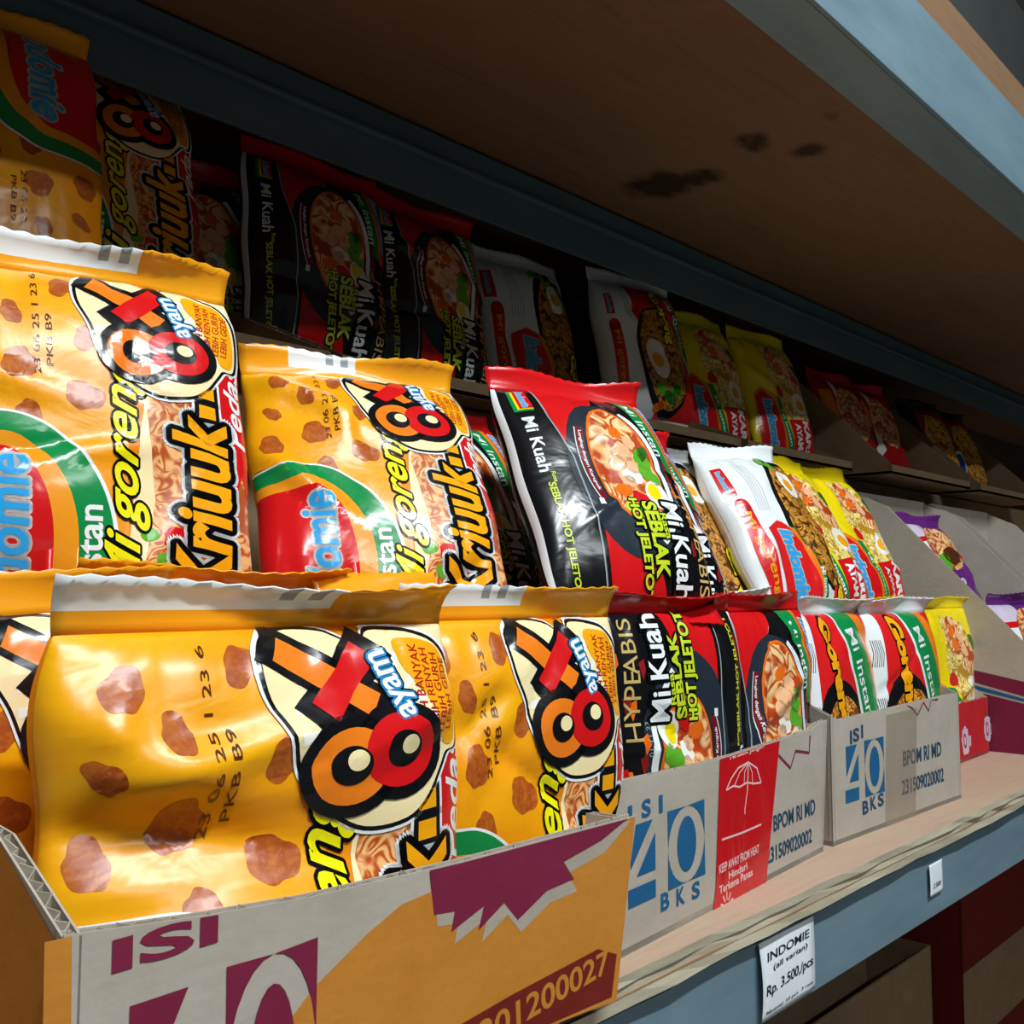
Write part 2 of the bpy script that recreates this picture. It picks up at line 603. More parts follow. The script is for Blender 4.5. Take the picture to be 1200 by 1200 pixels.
def packet(kind, pos, yaw=0, lean=0, roll=0, label='', group=None, seed=1, thick=30, creases=5, amp=1.0, fin_bend=0.3,
           fin_wave=2.0, extra=(), name='noodle_packet', fin_h=13, white_strip=None, sx=1.0, art=True):
    """pillow pack standing on its lower seal; pos = foot of the pack relative to the lens, angles in degrees"""
    rg = np.random.RandomState(seed)
    w, h = kind.w, kind.h
    us, vs = kind.us, kind.vs
    U, V = np.meshgrid(us, vs)                      # NV x NU
    a = np.abs(2 * U / w - 1)
    b_ = np.abs(2 * V / h - 1)
    th = thick / 2 * np.power(np.clip(1 - a ** 2.6, 0, 1), 0.5) * np.power(np.clip(1 - b_ ** 3.2, 0, 1), 0.62)
    cr = np.zeros_like(U)
    for i in range(creases):
        cx, cy = rg.uniform(0.1, 0.9) * w, rg.uniform(0.1, 0.9) * h
        an = rg.uniform(0, math.pi)
        ln = rg.uniform(18, 50)
        d = (U - cx) * -math.sin(an) + (V - cy) * math.cos(an)
        e = (U - cx) * math.cos(an) + (V - cy) * math.sin(an)
        s_ = rg.uniform(4, 11)
        cr += rg.choice([-1, 1.2]) * rg.uniform(1.2, 3.4) * amp * np.clip(1 - np.abs(d) / s_, 0, 1) * np.exp(-(e / ln) ** 2 * 2)
    for (cx, cy, andeg, ln, s_, am) in extra:       # folds seen on this very pack
        an = math.radians(andeg)
        cx, cy = cx * w, cy * h
        d = (U - cx) * -math.sin(an) + (V - cy) * math.cos(an)
        e = (U - cx) * math.cos(an) + (V - cy) * math.sin(an)
        cr += am * np.clip(1 - np.abs(d) / s_, 0, 1) * np.exp(-(e / ln) ** 2 * 2)
    for i in range(5):
        kx, ky, ph = rg.uniform(-0.12, 0.12), rg.uniform(-0.12, 0.12), rg.uniform(0, 6.3)
        cr += 0.45 * amp * np.sin(kx * U + ky * V + ph)
    for top in (0, 1):                              # gathers running out of the crimped seals
        dd = (h - V) if top else V
        for i in range(3):
            cr += amp * 0.9 * np.cos(2 * math.pi * U / rg.uniform(9, 24) + rg.uniform(0, 6)) * np.exp(-dd / rg.uniform(8, 20)) * np.clip(dd / 3, 0, 1)
    edge = np.power(np.clip(1 - a ** 6, 0, 1), 0.7) * np.power(np.clip(1 - b_ ** 10, 0, 1), 0.7)
    front = -(th + cr * edge)
    back = th + 0.4 * np.roll(cr, 5, axis=1) * edge
    xx = (U - w / 2) * (1 - 0.05 * (b_ ** 6)) + 0.9 * amp * np.sin(V / 9 + seed) * a ** 4
    xx = xx * sx
    mid = 1.2 * np.sin(U / 17 + seed) * b_ ** 4     # the seals wave a little
    P = np.stack([xx, front + mid, V], -1) / 1000
    Q = np.stack([xx, np.maximum(back, front + 0.3) + mid, V], -1) / 1000
    # placement
    c, s_ = math.cos(math.radians(yaw)), math.sin(math.radians(yaw))
    ex = Vector((c, s_, 0))
    n0 = Vector((-s_, c, 0))
    L, Ro = math.radians(lean), math.radians(roll)
    ey = Vector((0, 0, 1)) * math.cos(L) + n0 * math.sin(L)
    ex, ey = ex * math.cos(Ro) + ey * math.sin(Ro), ey * math.cos(Ro) - ex * math.sin(Ro)
    nz = ey.cross(ex)
    root = empty(name)
    root.matrix_world = Matrix(((ex.x, nz.x, ey.x, pos[0]), (ex.y, nz.y, ey.y, pos[1]), (ex.z, nz.z, ey.z, pos[2] + CZ), (0, 0, 0, 1)))
    tag(root, label, 'noodle packet', group)
    # pouch
    n = NU * NV
    verts = np.concatenate([P.reshape(-1, 3), Q.reshape(-1, 3)])
    faces, uv = [], []
    for j in range(NV - 1):
        for i in range(NU - 1):
            k = j * NU + i
            faces += [(k, k + 1, k + NU + 1), (k, k + NU + 1, k + NU)]
            faces.append((n + k + 1, n + k, n + k + NU, n + k + NU + 1))
    for j in range(NV - 1):
        for i, fl in ((0, 0), (NU - 1, 1)):
            k = j * NU + i
            f = (k, k + NU, n + k + NU, n + k)
            faces.append(f if not fl else f[::-1])
    for i in range(NU - 1):
        for j, fl in ((0, 0), (NV - 1, 1)):
            k = j * NU + i
            f = (k, n + k, n + k + 1, k + 1)
            faces.append(f if not fl else f[::-1])
    o = mesh_obj('pouch', verts, faces, [kind.body], root, smooth=True)
    me = o.data
    uvl = me.uv_layers.new(name='UVMap')
    li = np.zeros(len(me.loops), int)
    me.loops.foreach_get('vertex_index', li)
    flat = np.stack([U.ravel(), V.ravel()], 1) / 100
    uvl.data.foreach_set('uv', np.concatenate([flat, flat + 3])[li].ravel())
    # seals
    for top in (1, 0):
        nf = 30
        rows = 6
        uu = np.linspace(0, w, nf)
        row = NV - 1 if top else 0
        bx = np.interp(uu, us, P[row, :, 0])
        by = np.interp(uu, us, (P[row, :, 1] + Q[row, :, 1]) / 2)
        bend = (fin_bend if top else 0.25)
        vs_, fs_ = [], []
        ph = rg.uniform(0, 6)
        tilt = rg.uniform(-0.25, 0.25)
        for r in range(rows):
            t = r / (rows - 1)
            L_ = fin_h * t
            for i in range(nf):
                be = bend * (1 + 0.35 * math.sin(uu[i] / 21 + ph)) + tilt * (uu[i] / w - 0.5)
                z = math.cos(be * t) * L_
                y = -math.sin(be * t) * L_ + fin_wave * t * math.sin(uu[i] / 13.0 + ph) + 0.25 * (i % 2) * (1 if r else 0)
                if r == rows - 1:
                    z -= 0.7 * (i % 2)
                vs_.append((bx[i] * (1 + 0.03 * t), by[i] + y / 1000, (h / 1000 + (z - 0.4) / 1000) if top else (-(z - 0.4) / 1000)))
        for r in range(rows - 1):
            for i in range(nf - 1):
                k = r * nf + i
                fs_.append((k, k + 1, k + nf + 1, k + nf))
        mats_ = [kind.fin] + ([M['white'], M['grey']] if white_strip else [])
        mi = [0] * len(fs_)
        if white_strip and top:
            for r in range(rows - 1):
                for i in range(nf - 1):
                    if white_strip[0] <= i / nf <= white_strip[1] and r >= 2:
                        mi[r * (nf - 1) + i] = 1
                        if r >= 3 and i % 2 and white_strip[1] - .16 < i / nf < white_strip[1] - .03:
                            mi[r * (nf - 1) + i] = 2
        so = mesh_obj('top_seal' if top else 'bottom_seal', vs_, fs_, mats_, root, mi, True)
        md = so.modifiers.new('thickness', 'SOLIDIFY')
        md.thickness = 0.0005
        md.offset = 0
    # print
    if art:
        N = np.zeros_like(P)
        du = np.gradient(P, axis=1)
        dv = np.gradient(P, axis=0)
        N = np.cross(du, dv)
        N /= np.linalg.norm(N, axis=2)[..., None] + 1e-12
        for grp, (me0, co) in kind.art.items():
            iu = np.clip(np.floor(co[:, 0] + 1e-6).astype(int), 0, NU - 2)
            iv = np.clip(np.floor(co[:, 1] + 1e-6).astype(int), 0, NV - 2)
            fu = (co[:, 0] - iu)[:, None]
            fv = (co[:, 1] - iv)[:, None]

            def bil(A):
                p00, p10, p01, p11 = A[iv, iu], A[iv, iu + 1], A[iv + 1, iu], A[iv + 1, iu + 1]
                return np.where(fu >= fv, p00 + fu * (p10 - p00) + fv * (p11 - p10), p00 + fv * (p01 - p00) + fu * (p11 - p01))
            pos3 = bil(P) + bil(N) * (0.00022 + 0.00009 * co[:, 2:3])
            me = me0.copy()
            me.vertices.foreach_set('co', pos3.ravel())
            me.polygons.foreach_set('use_smooth', [True] * len(me.polygons))
            me.update()
            link(grp, me, root)
    return root


UPR = math.pi / 2
OUT = 0.045


def zigzag(x0, x1, y0, y1, n):
    return [(x0 + (x1 - x0) * i / n, y1 if i % 2 else y0) for i in range(n + 1)]


def art_kriuk(a):
    w, h = a.w, a.h
    P = 'printed_background'
    a.rect(P, 0, 0, w * .62, h, M['k_yellow'], 0)
    a.poly(P, [(w * .60, 0), (w, 0), (w, h), (w * .78, h), (w * .72, h * .8), (w * .66, h * .5)], M['cream'], 0)
    a.poly('noodle_picture', [(w * .64, 0), (w, 0), (w, h * .93), (w * .86, h * .9), (w * .74, h * .78), (w * .68, h * .55), (w * .70, h * .3), (w * .66, h * .1)], M['kr_noodle'], 1)
    for (x, y, c) in ((.72, .13, 'leaf'), (.68, .2, 'leaf'), (.76, .08, 'leaf')):
        a.oval('noodle_picture', w * x, h * y, 3, 2.6, M[c], 2)
    a.oval('noodle_picture', w * .76, h * .19, 6, 5, M['red'], 2, wob=.25, n=12)
    rg = random.Random(4)
    for (x, y, r) in ((.1, .62, 7), (.3, .66, 6), (.28, .82, 5.5), (.5, .58, 6.5), (.17, .9, 6), (.45, .93, 5.5), (.52, .76, 5), (.33, .52, 5), (.12, .76, 4.5), (.56, .88, 4.5), (.05, .5, 5), (.6, .66, 3.5)):
        a.lump('crisp_pictures', w * x, h * y, r * rg.uniform(.7, 1.0), r * rg.uniform(.9, 1.35), M['blob'], 1, rg.uniform(0, 3), rg)
    # brand panel
    B = 'brand_panel'

    def pan(k, mat, l):
        pts = [(0, 0), (w * .40 + k, 0), (w * .40 + k, h * .16)]
        for i in range(25):
            t = i / 24 * math.pi / 2
            pts.append((w * .24 + (w * .16 + k) * math.cos(t), h * .16 + (h * .27 + k * .6) * math.sin(t)))
        pts.append((0, h * .43 + k * .6))
        a.poly(B, pts, mat, l)
    pan(22, M['white'], 2)
    pan(20.5, M['green'], 3)
    pan(8.5, M['orange2'], 4)
    pan(0, M['red'], 5)
    a.text(B, 'Indomie', w * .25, h * .19, h * .42, 16, UPR, [(.07, M['white']), (0, M['sky'])], 6, .02, .15)
    a.text(B, 'Instan', w * .505, h * .155, h * .23, 8.5, UPR, [(0, M['white'])], 5, .02)
    # titles
    T = 'lettering'
    a.text(T, 'Mi goreng', w * .615, h * .365, h * .68, 14.5, UPR, [(.05, M['black']), (0, M['lemon'])], 4, .02, .45, 0)
    a.poly(T, [(w * .93, h * .84), (w, h * .87), (w, h * .36)] + zigzag(w * .985, w * .90, h * .33, h * .40, 4) + [(w * .89, h * .5)], M['red'], 2)
    a.text(T, 'Pedas', w * .955, h * .62, h * .26, 6.5, UPR, [(0, M['white'])], 3, .02, .3)
    a.text(T, 'Kriuuk', w * .835, h * .295, h * .50, 18, UPR, [(.13, M['white']), (.085, M['black']), (0, M['amber'])], 4, .035, .2)
    for y in (.575, .635):
        for k, (o_, mt) in enumerate(((2.4, 'white'), (1.5, 'black'), (0, 'amber'))):
            a.rect(T, w * .86 - 3 - o_, h * y - 2.6 - o_, w * .86 + 3 + o_, h * y + 2.6 + o_, M[mt], 4 + k)
    a.text(T, '90 g', w * .93, h * .1, 11, 3.4, UPR, [(0, M['black'])], 3, .01)
    # 8x burst
    E = 'emblem'
    out = [(.535, .80), (.50, .88), (.51, .955), (.58, .99), (.68, .985), (.745, .955), (.79, .985), (.90, .975), (.965, .93), (.975, .84), (.965, .74), (.925, .725), (.905, .70), (.86, .645), (.80, .61), (.70, .61), (.62, .655), (.565, .71)]
    cx, cy = .74, .80
    for k, (mt, s_) in enumerate((('white', 1.08), ('black', 1.045), ('cream', 1.0))):
        a.smooth(E, [(w * (cx + (x - cx) * s_), h * (cy + (y - cy) * s_)) for x, y in out], M[mt], 5 + k)
    for i in range(18):
        t = i / 18 * 2 * math.pi
        t2 = t + .15
        a.poly(E, [(w * cx + 6 * math.cos(t), h * cy + 6 * math.sin(t)), (w * cx + 22 * math.cos(t), h * cy + 21 * math.sin(t)), (w * cx + 22 * math.cos(t2), h * cy + 21 * math.sin(t2))], M['eggwhite'], 8)
    cl = [(.84, .965), (.93, .955), (.962, .9), (.962, .76), (.925, .74), (.90, .78), (.87, .85), (.83, .92)]
    a.smooth(E, [(w * x, h * y) for x, y in cl], M['amber'], 9)
    for i, s_ in enumerate(('LEBIH BANYAK', 'LEBIH RENYAH', 'LEBIH GURIH', 'LEBIH GEDE')):
        a.text(E, s_, w * (.862 + i * .026), h * (.86 - i * .004), h * (.19 - i * .014), 2.3, UPR - .12, [(0, M['deep_red'])], 10, .01)
    # the X : two crossing bars, black rim, orange with a red arm
    def bar(p0, p1, wd, mat, l):
        a.band(E, [(w * p0[0], h * p0[1]), (w * p1[0], h * p1[1])], wd, mat, l)
    for wd, ext, c1_, c2_, l in ((11.5, .03, 'black', 'black', 9), (7, 0, 'orange', 'red', 10)):
        bar((.545 - ext, .955 + ext * .6), (.74 + ext, .835 - ext * .6), wd, M[c1_], l)
        bar((.615 - ext, .83 - ext * .6), (.75 + ext, .945 + ext * .6), wd, M[c2_], l + (2 if c2_ == 'red' else 0))
    # the 8 : two loops side by side
    for dx, l, c_ in ((0, 12, 'black'), (1, 13, None)):
        for (x, y, c2_) in ((.665, .728, 'orange'), (.785, .745, 'red')):
            k = 3.2 if dx == 0 else 0
            a.oval(E, w * x, h * y, 10.5 + k, 9.6 + k, M[c_ or c2_], l + (1 if c2_ == 'red' and dx else 0), .1)
    for (x, y) in ((.662, .730), (.792, .748)):
        a.oval(E, w * x, h * y, 5.4, 4.8, M['black'], 15)
        a.oval(E, w * x + 1.4, h * y + 1.2, 2.8, 2.5, M['cream'], 16)
    a.text(E, 'ayam', w * .80, h * .875, 18, 6.5, UPR + .25, [(.12, M['black']), (.06, M['sky']), (0, M['white'])], 13, .02)
    # date code
    a.text('date_code', '23 06 25 1 23 6', w * .36, h * .80, h * .34, 2.4, UPR, [(0, M['brown'])], 3, 0)
    a.text('date_code', 'PKB B9', w * .40, h * .74, h * .16, 2.4, UPR, [(0, M['brown'])], 3, 0)


def food_bowl(a, G, cx, cy, rx, ry, l):
    a.oval(G, cx, cy, rx, ry, M['fire'], l)
    a.oval(G, cx, cy, rx * .93, ry * .95, M['bowl'], l + 1)
    rg = random.Random(3)
    for (x, y, s_, c) in ((.05, .15, .30, 'chip'), (.3, -.05, .28, 'chip'), (.1, -.25, .26, 'eggwhite'), (-.2, .0, .2, 'chip'), (-.35, -.5, .22, 'fire'), (.35, .35, .2, 'chip'), (-.1, -.35, .2, 'chip'), (.0, .5, .2, 'fire')):
        a.oval(G, cx + x * rx, cy + y * ry, s_ * rx, s_ * rx * 1.15, M[c], l + 2, rg.uniform(0, 3), 12, .18)
    for (x, y, s_, c) in ((.62, .05, .26, 'leaf'), (.6, -.2, .24, 'leaf'), (.7, .2, .18, 'dleaf'), (.1, -.78, .22, 'dleaf'), (-.3, -.75, .18, 'lime')):
        a.oval(G, cx + x * rx, cy + y * ry, s_ * rx, s_ * rx * 1.4, M[c], l + 3, rg.uniform(0, 3), 12, .25)
    a.oval(G, cx + .62 * rx, cy - .55 * ry, .33 * rx, .24 * ry, M['eggwhite'], l + 3)
    a.oval(G, cx + .55 * rx, cy - .5 * ry, .18 * rx, .14 * ry, M['s_yellow'], l + 4)
    a.oval(G, cx + .1 * rx, cy - .62 * ry, .2 * rx, .13 * ry, M['red'], l + 4, .5, 10, .25)


def art_seblak(a):
    w, h = a.w, a.h
    D = -UPR
    P = 'printed_background'
    a.rect(P, 0, 0, w, h, M['black'], 0)
    a.rect(P, 0, 0, w * .032, h, M['white'], 1)
    a.poly(P, [(w * .24, h), (w * .66, h), (w * .58, h * .86), (w * .40, h * .78), (w * .31, h * .66)], M['red'], 1)
    a.poly(P, [(w * .36, 0), (w * .72, 0), (w * .66, h * .12), (w * .50, h * .2), (w * .38, h * .27)], M['red'], 1)
    a.oval(P, w * .60, h * .52, w * .30, h * .38, M['greyblack'], 2)
    a.band(P, [(w * .25, h), (w * .27, h * .8), (w * .34, h * .6), (w * .35, h * .3), (w * .33, 0)], 1.0, M['grey'], 3)
    a.poly(P, [(w * .86, 0), (w, 0), (w, h * .5), (w * .92, h * .5)], M['black'], 2)
    rg = random.Random(8)
    for i in range(7):
        x, y = w * rg.uniform(.86, .98), h * rg.uniform(.02, .6)
        a.poly(P, [(x, y), (x + 3, y + 2), (x + 1.5, y + 10), (x - .5, y + 5)], M['fire' if i % 2 else 'brick'], 3)
    B = 'brand_panel'
    a.poly(B, [(w * .78, h), (w * .83, h * .8), (w * .91, h * .58), (w * .94, h * .58), (w * .93, h)], M['green'], 4)
    a.text(B, 'Mi Instan', w * .865, h * .80, h * .3, 5.5, D + .12, [(0, M['white'])], 5, .005)
    a.poly(B, [(w * .90, h), (w * .91, h * .8), (w * .945, h * .56), (w * .96, h * .56), (w * .945, h)], M['orange'], 5)
    a.poly(B, [(w * .925, h), (w * .935, h * .8), (w * .96, h * .55), (w, h * .55), (w, h)], M['red'], 6)
    a.text(B, 'Indomie', w * .968, h * .80, h * .32, 4.5, D + .05, [(.06, M['white']), (0, M['sky'])], 7, .02, .15)
    a.rect('side_logo', w * .09, h * .84, w * .21, h * .97, M['green'], 4)
    a.rect('side_logo', w * .115, h * .85, w * .21, h * .965, M['s_yellow'], 5)
    a.rect('side_logo', w * .13, h * .855, w * .21, h * .965, M['red'], 6)
    a.text('side_logo', 'Indomie', w * .17, h * .91, h * .10, 4.5, D, [(.06, M['white']), (0, M['sky'])], 7, .02, .15)
    T = 'lettering'
    a.text(T, 'Mi Kuah', w * .15, h * .67, h * .27, 7.5, D, [(0, M['white'])], 4, .02)
    a.text(T, 'Rasa', w * .185, h * .505, h * .05, 2.5, D, [(0, M['lime'])], 4, .02)
    a.text(T, 'SEBLAK HOT JELETOT', w * .15, h * .25, h * .46, 5.5, D, [(0, M['lime'])], 4, .03)
    food_bowl(a, 'noodle_picture', w * .635, h * .585, w * .19, h * .29, 4)
    pts = [(w * (.635 + .235 * math.cos(t)), h * (.585 + .33 * math.sin(t))) for t in np.linspace(math.radians(150), math.radians(215), 12)]
    a.band(T, pts, 5.0, M['maroon'], 4)
    a.band(T, [(x - 2.6, y) for x, y in pts], .6, M['white'], 5)
    a.text(T, 'Lengkap dengan Kerupuk', w * .408, h * .585, h * .29, 2.6, D, [(0, M['white'])], 6, .02, 0, 2.0)
    pts = [(w * (.635 + .215 * math.cos(t)), h * (.55 + .36 * math.sin(t))) for t in np.linspace(math.radians(-70), math.radians(60), 14)]
    a.band('noodle_picture', pts, 3.2, M['white'], 4)
    a.text(T, 'Mi Kuah', w * .80, h * .20, h * .38, 10, D, [(.11, M['black']), (.0, M['white'])], 9, .022)
    a.text(T, 'Rasa', w * .735, h * .28, h * .11, 3.5, D, [(.08, M['black']), (0, M['lime'])], 9, .02)
    a.text(T, 'SEBLAK', w * .675, h * .235, h * .30, 7.5, D, [(.09, M['black']), (0, M['lime'])], 9, .04)
    a.text(T, 'HOT JELETOT', w * .585, h * .20, h * .40, 6.5, D, [(.09, M['black']), (0, M['lime'])], 9, .04)
    a.text(T, 'HYPE', w * .93, h * .33, h * .25, 6.5, D, [(0, M['tan'])], 6, 0)
    a.text(T, 'ABIS', w * .93, h * .12, h * .2, 6.5, D, [(0, M['tan'])], 6, 0)
    a.rect(T, w * .40, h * .37, w * .43, h * .40, M['white'], 6)
    a.text('date_code', '01 11 23', w * .87, h * .45, h * .12, 2.2, D, [(0, M['grey'])], 8, 0)


def egg(a, G, x, y, r, l, k=1.25):
    a.oval(G, x, y, r, r * k, M['eggwhite'], l, .1, 20, .04)
    a.oval(G, x - r * .05, y - r * .12, r * .55, r * .62, M['egg'], l + 1)


def art_goreng(a):
    """white pack, fried noodles on a black plate, egg"""
    w, h = a.w, a.h
    D = -UPR
    P = 'printed_background'
    a.rect(P, 0, 0, w, h, M['white'], 0)
    a.poly(P, [(w * .40, h * .98), (w * .95, h * .98), (w, h * .6), (w, 0), (w * .5, 0), (w * .42, h * .5)], M['sred'], 1)
    for i in range(5):
        a.band(P, [(w * (.27 + .022 * i), h * .86), (w * (.30 + .022 * i), h * .78), (w * (.28 + .022 * i), h * .7)], .6, M['grey'], 1)
    G = 'noodle_picture'
    a.oval(G, w * .62, h * .40, w * .27, h * .40, M['black'], 2)
    a.oval(G, w * .64, h * .41, w * .245, h * .36, M['goreng_noodle'], 3)
    a.oval(G, w * .60, h * .68, w * .14, h * .10, M['goreng_noodle'], 4, .3, 14, .1)
    egg(a, G, w * .56, h * .40, w * .115, 5, 1.6)
    rg = random.Random(2)
    for i in range(6):
        a.oval(G, w * rg.uniform(.52, .74), h * rg.uniform(.10, .2), 6, 4.5, M['leaf' if i % 2 else 'dleaf'], 5, rg.uniform(0, 3), 11, .25)
    for i in range(3):
        a.oval(G, w * rg.uniform(.5, .6), h * rg.uniform(.06, .12), 4, 3.4, M['fire'], 6, 0, 10, .1)
    T = 'lettering'
    a.rect(T, w * .085, h * .10, w * .20, h * .62, M['sred'], 2)
    a.oval(T, w * .1425, h * .62, w * .0575, w * .0575, M['sred'], 2)
    a.text(T, 'Mi goreng', w * .1425, h * .35, h * .46, 7, D, [(0, M['amber'])], 3, .012)
    a.text(T, 'Goreng', w * .70, h * .73, h * .40, 10, D + .1, [(.08, M['black']), (0, M['s_yellow'])], 7, .05)
    B = 'brand_panel'
    a.rect('side_logo', w * .09, h * .70, w * .165, h * .86, M['red'], 2)
    a.text('side_logo', 'Indomie', w * .128, h * .78, h * .13, 4, D, [(.06, M['white']), (0, M['sky'])], 3, .02)
    a.poly(B, [(w * .78, h * .97), (w * .86, h * .97), (w * .96, h * .45), (w * .96, h * .35), (w * .88, h * .45)], M['white'], 7)
    a.poly(B, [(w * .79, h * .97), (w * .86, h * .97), (w * .965, h * .45), (w * .965, h * .37), (w * .885, h * .47)], M['green'], 8)
    a.text(B, 'Mi Instan', w * .865, h * .72, h * .36, 4.5, D + .18, [(0, M['white'])], 9, .005)
    a.poly(B, [(w * .86, h * .98), (w * .91, h * .98), (w, h * .55), (w, h * .40), (w * .965, h * .45)], M['orange'], 7)


def art_goreng_front(a):
    """same sort turned a little: brand panel at the foot, long strip on the left"""
    w, h = a.w, a.h
    D = -UPR
    P = 'printed_background'
    a.rect(P, 0, 0, w, h, M['white'], 0)
    a.poly(P, [(w * .80, 0), (w, 0), (w, h * .35), (w * .86, h * .25)], M['sred'], 2)
    a.oval('noodle_picture', w * .80, h * .52, w * .25, h * .46, M['black'], 1, .05)
    a.oval('noodle_picture', w * .82, h * .50, w * .23, h * .42, M['goreng_noodle'], 3, .05)
    egg(a, 'noodle_picture', w * .80, h * .76, w * .09, 5, 1.4)
    for (x, y, c) in ((.64, .92, 'leaf'), (.70, .95, 'dleaf'), (.74, .90, 'leaf')):
        a.oval('noodle_picture', w * x, h * y, 5, 5, M[c], 5, 0, 11, .25)
    T = 'lettering'
    a.rect(T, w * .09, h * .04, w * .22, h * .60, M['sred'], 2)
    a.oval(T, w * .155, h * .60, w * .065, w * .065, M['sred'], 2)
    a.text(T, 'Mi goreng', w * .155, h * .31, h * .50, 7.5, D, [(0, M['amber'])], 3, .012)
    a.text(T, 'Goreng', w * .90, h * .2, h * .36, 10, D, [(.08, M['black']), (0, M['s_yellow'])], 7, .05)
    B = 'brand_panel'
    a.rect('side_logo', w * .06, h * .68, w * .17, h * .88, M['red'], 2)
    a.text('side_logo', 'Indomie', w * .115, h * .78, h * .15, 4.5, D, [(.06, M['white']), (0, M['sky'])], 3, .02)
    pts = [(w * .27, 0), (w * .27, h * .44), (w * .42, h * .49), (w * .54, h * .44), (w * .62, h * .3), (w * .66, 0)]
    a.poly(B, [(x + (5 if x > w * .5 else 0), y) for x, y in pts], M['orange'], 4)
    a.poly(B, [(x + (8 if x > w * .5 else 0), y) for x, y in pts], M['green'], 3)
    a.poly(B, pts, M['sred'], 5)
    a.text(B, 'Indomie', w * .45, h * .22, h * .40, 14, D, [(.08, M['white']), (0, M['sky'])], 6, .04, .15)
    a.text(B, 'Mi Instan', w * .695, h * .1, h * .18, 4, D, [(0, M['white'])], 6, .02)
    for i in range(5):
        a.band(P, [(w * (.30 + .03 * i), h * .9), (w * (.33 + .03 * i), h * .72), (w * (.30 + .03 * i), h * .56)], .5, M['grey'], 1)


def art_goreng_red(a):
    """front-row pack: red field, yellow title, green stripe, noodles at the foot"""
    w, h = a.w, a.h
    D = -UPR
    P = 'printed_background'
    a.rect(P, 0, 0, w, h, M['white'], 0)
    a.poly(P, [(w * .22, h), (w, h), (w, 0), (w * .12, 0), (w * .20, h * .5)], M['sred'], 1)
    for k in range(2):
        for i in range(6):
            y = h * (.86 - .3 * k)
            x = w * (.06 + .022 * i)
            a.band(P, [(x, y), (x + 2.5, y - h * .07), (x, y - h * .14)], .7, M['black'], 1)
    G = 'noodle_picture'
    a.oval(G, w * .44, h * .28, w * .34, h * .40, M['black'], 2)
    a.oval(G, w * .47, h * .26, w * .28, h * .34, M['noodle'], 3)
    T = 'lettering'
    a.text(T, 'Goreng', w * .42, h * .72, h * .50, 15, D + .06, [(.07, M['black']), (0, M['amber'])], 5, .06)
    B = 'brand_panel'
    a.poly(B, [(w * .56, h), (w * .78, h), (w * .95, h * .4), (w * .95, 0), (w * .74, 0), (w * .70, h * .4)], M['white'], 4)
    a.poly(B, [(w * .585, h), (w * .78, h), (w * .94, h * .4), (w * .94, 0), (w * .77, 0), (w * .73, h * .4)], M['green'], 5)
    a.text(B, 'Mi Instan', w * .735, h * .70, h * .44, 8, D + .18, [(0, M['white'])], 6, .008)
    a.poly(B, [(w * .78, h), (w * .86, h), (w, h * .5), (w, 0), (w * .93, 0), (w * .93, h * .4)], M['orange'], 5)


def art_kari(a):
    w, h = a.w, a.h
    D = -UPR
    P = 'printed_background'
    a.rect(P, 0, 0, w, h, M['s_yellow'], 0)
    G = 'noodle_picture'
    a.poly(G, [(w * .45, h * .95), (w * .78, h * .9), (w * .97, h * .6), (w * .97, h * .22), (w * .6, h * .25), (w * .42, h * .6)], M['pale_noodle'], 1)
    rgk = random.Random(6)
    a.lump(G, w * .62, h * .80, w * .16, h * .13, M['bowl'], 2, .4, rgk)
    for (x, y) in ((.58, .84), (.68, .80), (.60, .74), (.72, .70)):
        a.lump(G, w * x, h * y, 6, 4.5, M['fire' if x < .65 else 'chip'], 3, rgk.uniform(0, 3), rgk)
    a.oval(G, w * .80, h * .62, w * .12, h * .12, M['bowl'], 2, .4, 14, .15)
    egg(a, G, w * .80, h * .42, w * .10, 3, 1.2)
    a.oval(G, w * .5, h * .5, w * .07, h * .05, M['red'], 3, .4, 10, .2)
    a.oval(G, w * .9, h * .75, w * .05, h * .06, M['dleaf'], 3, .4, 10, .2)
    B = 'brand_panel'
    pts = [(w * .08, 0), (w * .10, h * .45), (w * .22, h * .50), (w * .36, h * .42), (w * .46, h * .2), (w * .48, 0)]
    a.poly(B, [(x + (5 if x > w * .3 else -1), y + 3) for x, y in pts], M['orange'], 4)
    a.poly(B, pts, M['red'], 5)
    a.text(B, 'Indomie', w * .27, h * .20, h * .42, 12, D + .05, [(.08, M['white']), (0, M['sky'])], 6, .05, .15)
    a.poly(B, [(w * .40, h * .45), (w * .48, h * .44), (w * .64, 0), (w * .54, 0)], M['green'], 5)
    a.text(B, 'Mi Instan', w * .525, h * .2, h * .3, 3.6, D + .25, [(0, M['white'])], 6, .02)
    T = 'lettering'
    a.poly(T, [(w * .64, 0), (w, 0), (w, h * .30), (w * .58, h * .27)], M['red'], 5)
    a.text(T, 'KARI', w * .84, h * .15, h * .24, 9, D + .1, [(0, M['white'])], 6, .05)
    a.text(T, 'AYAM', w * .71, h * .14, h * .2, 7, D + .1, [(0, M['white'])], 6, .05)


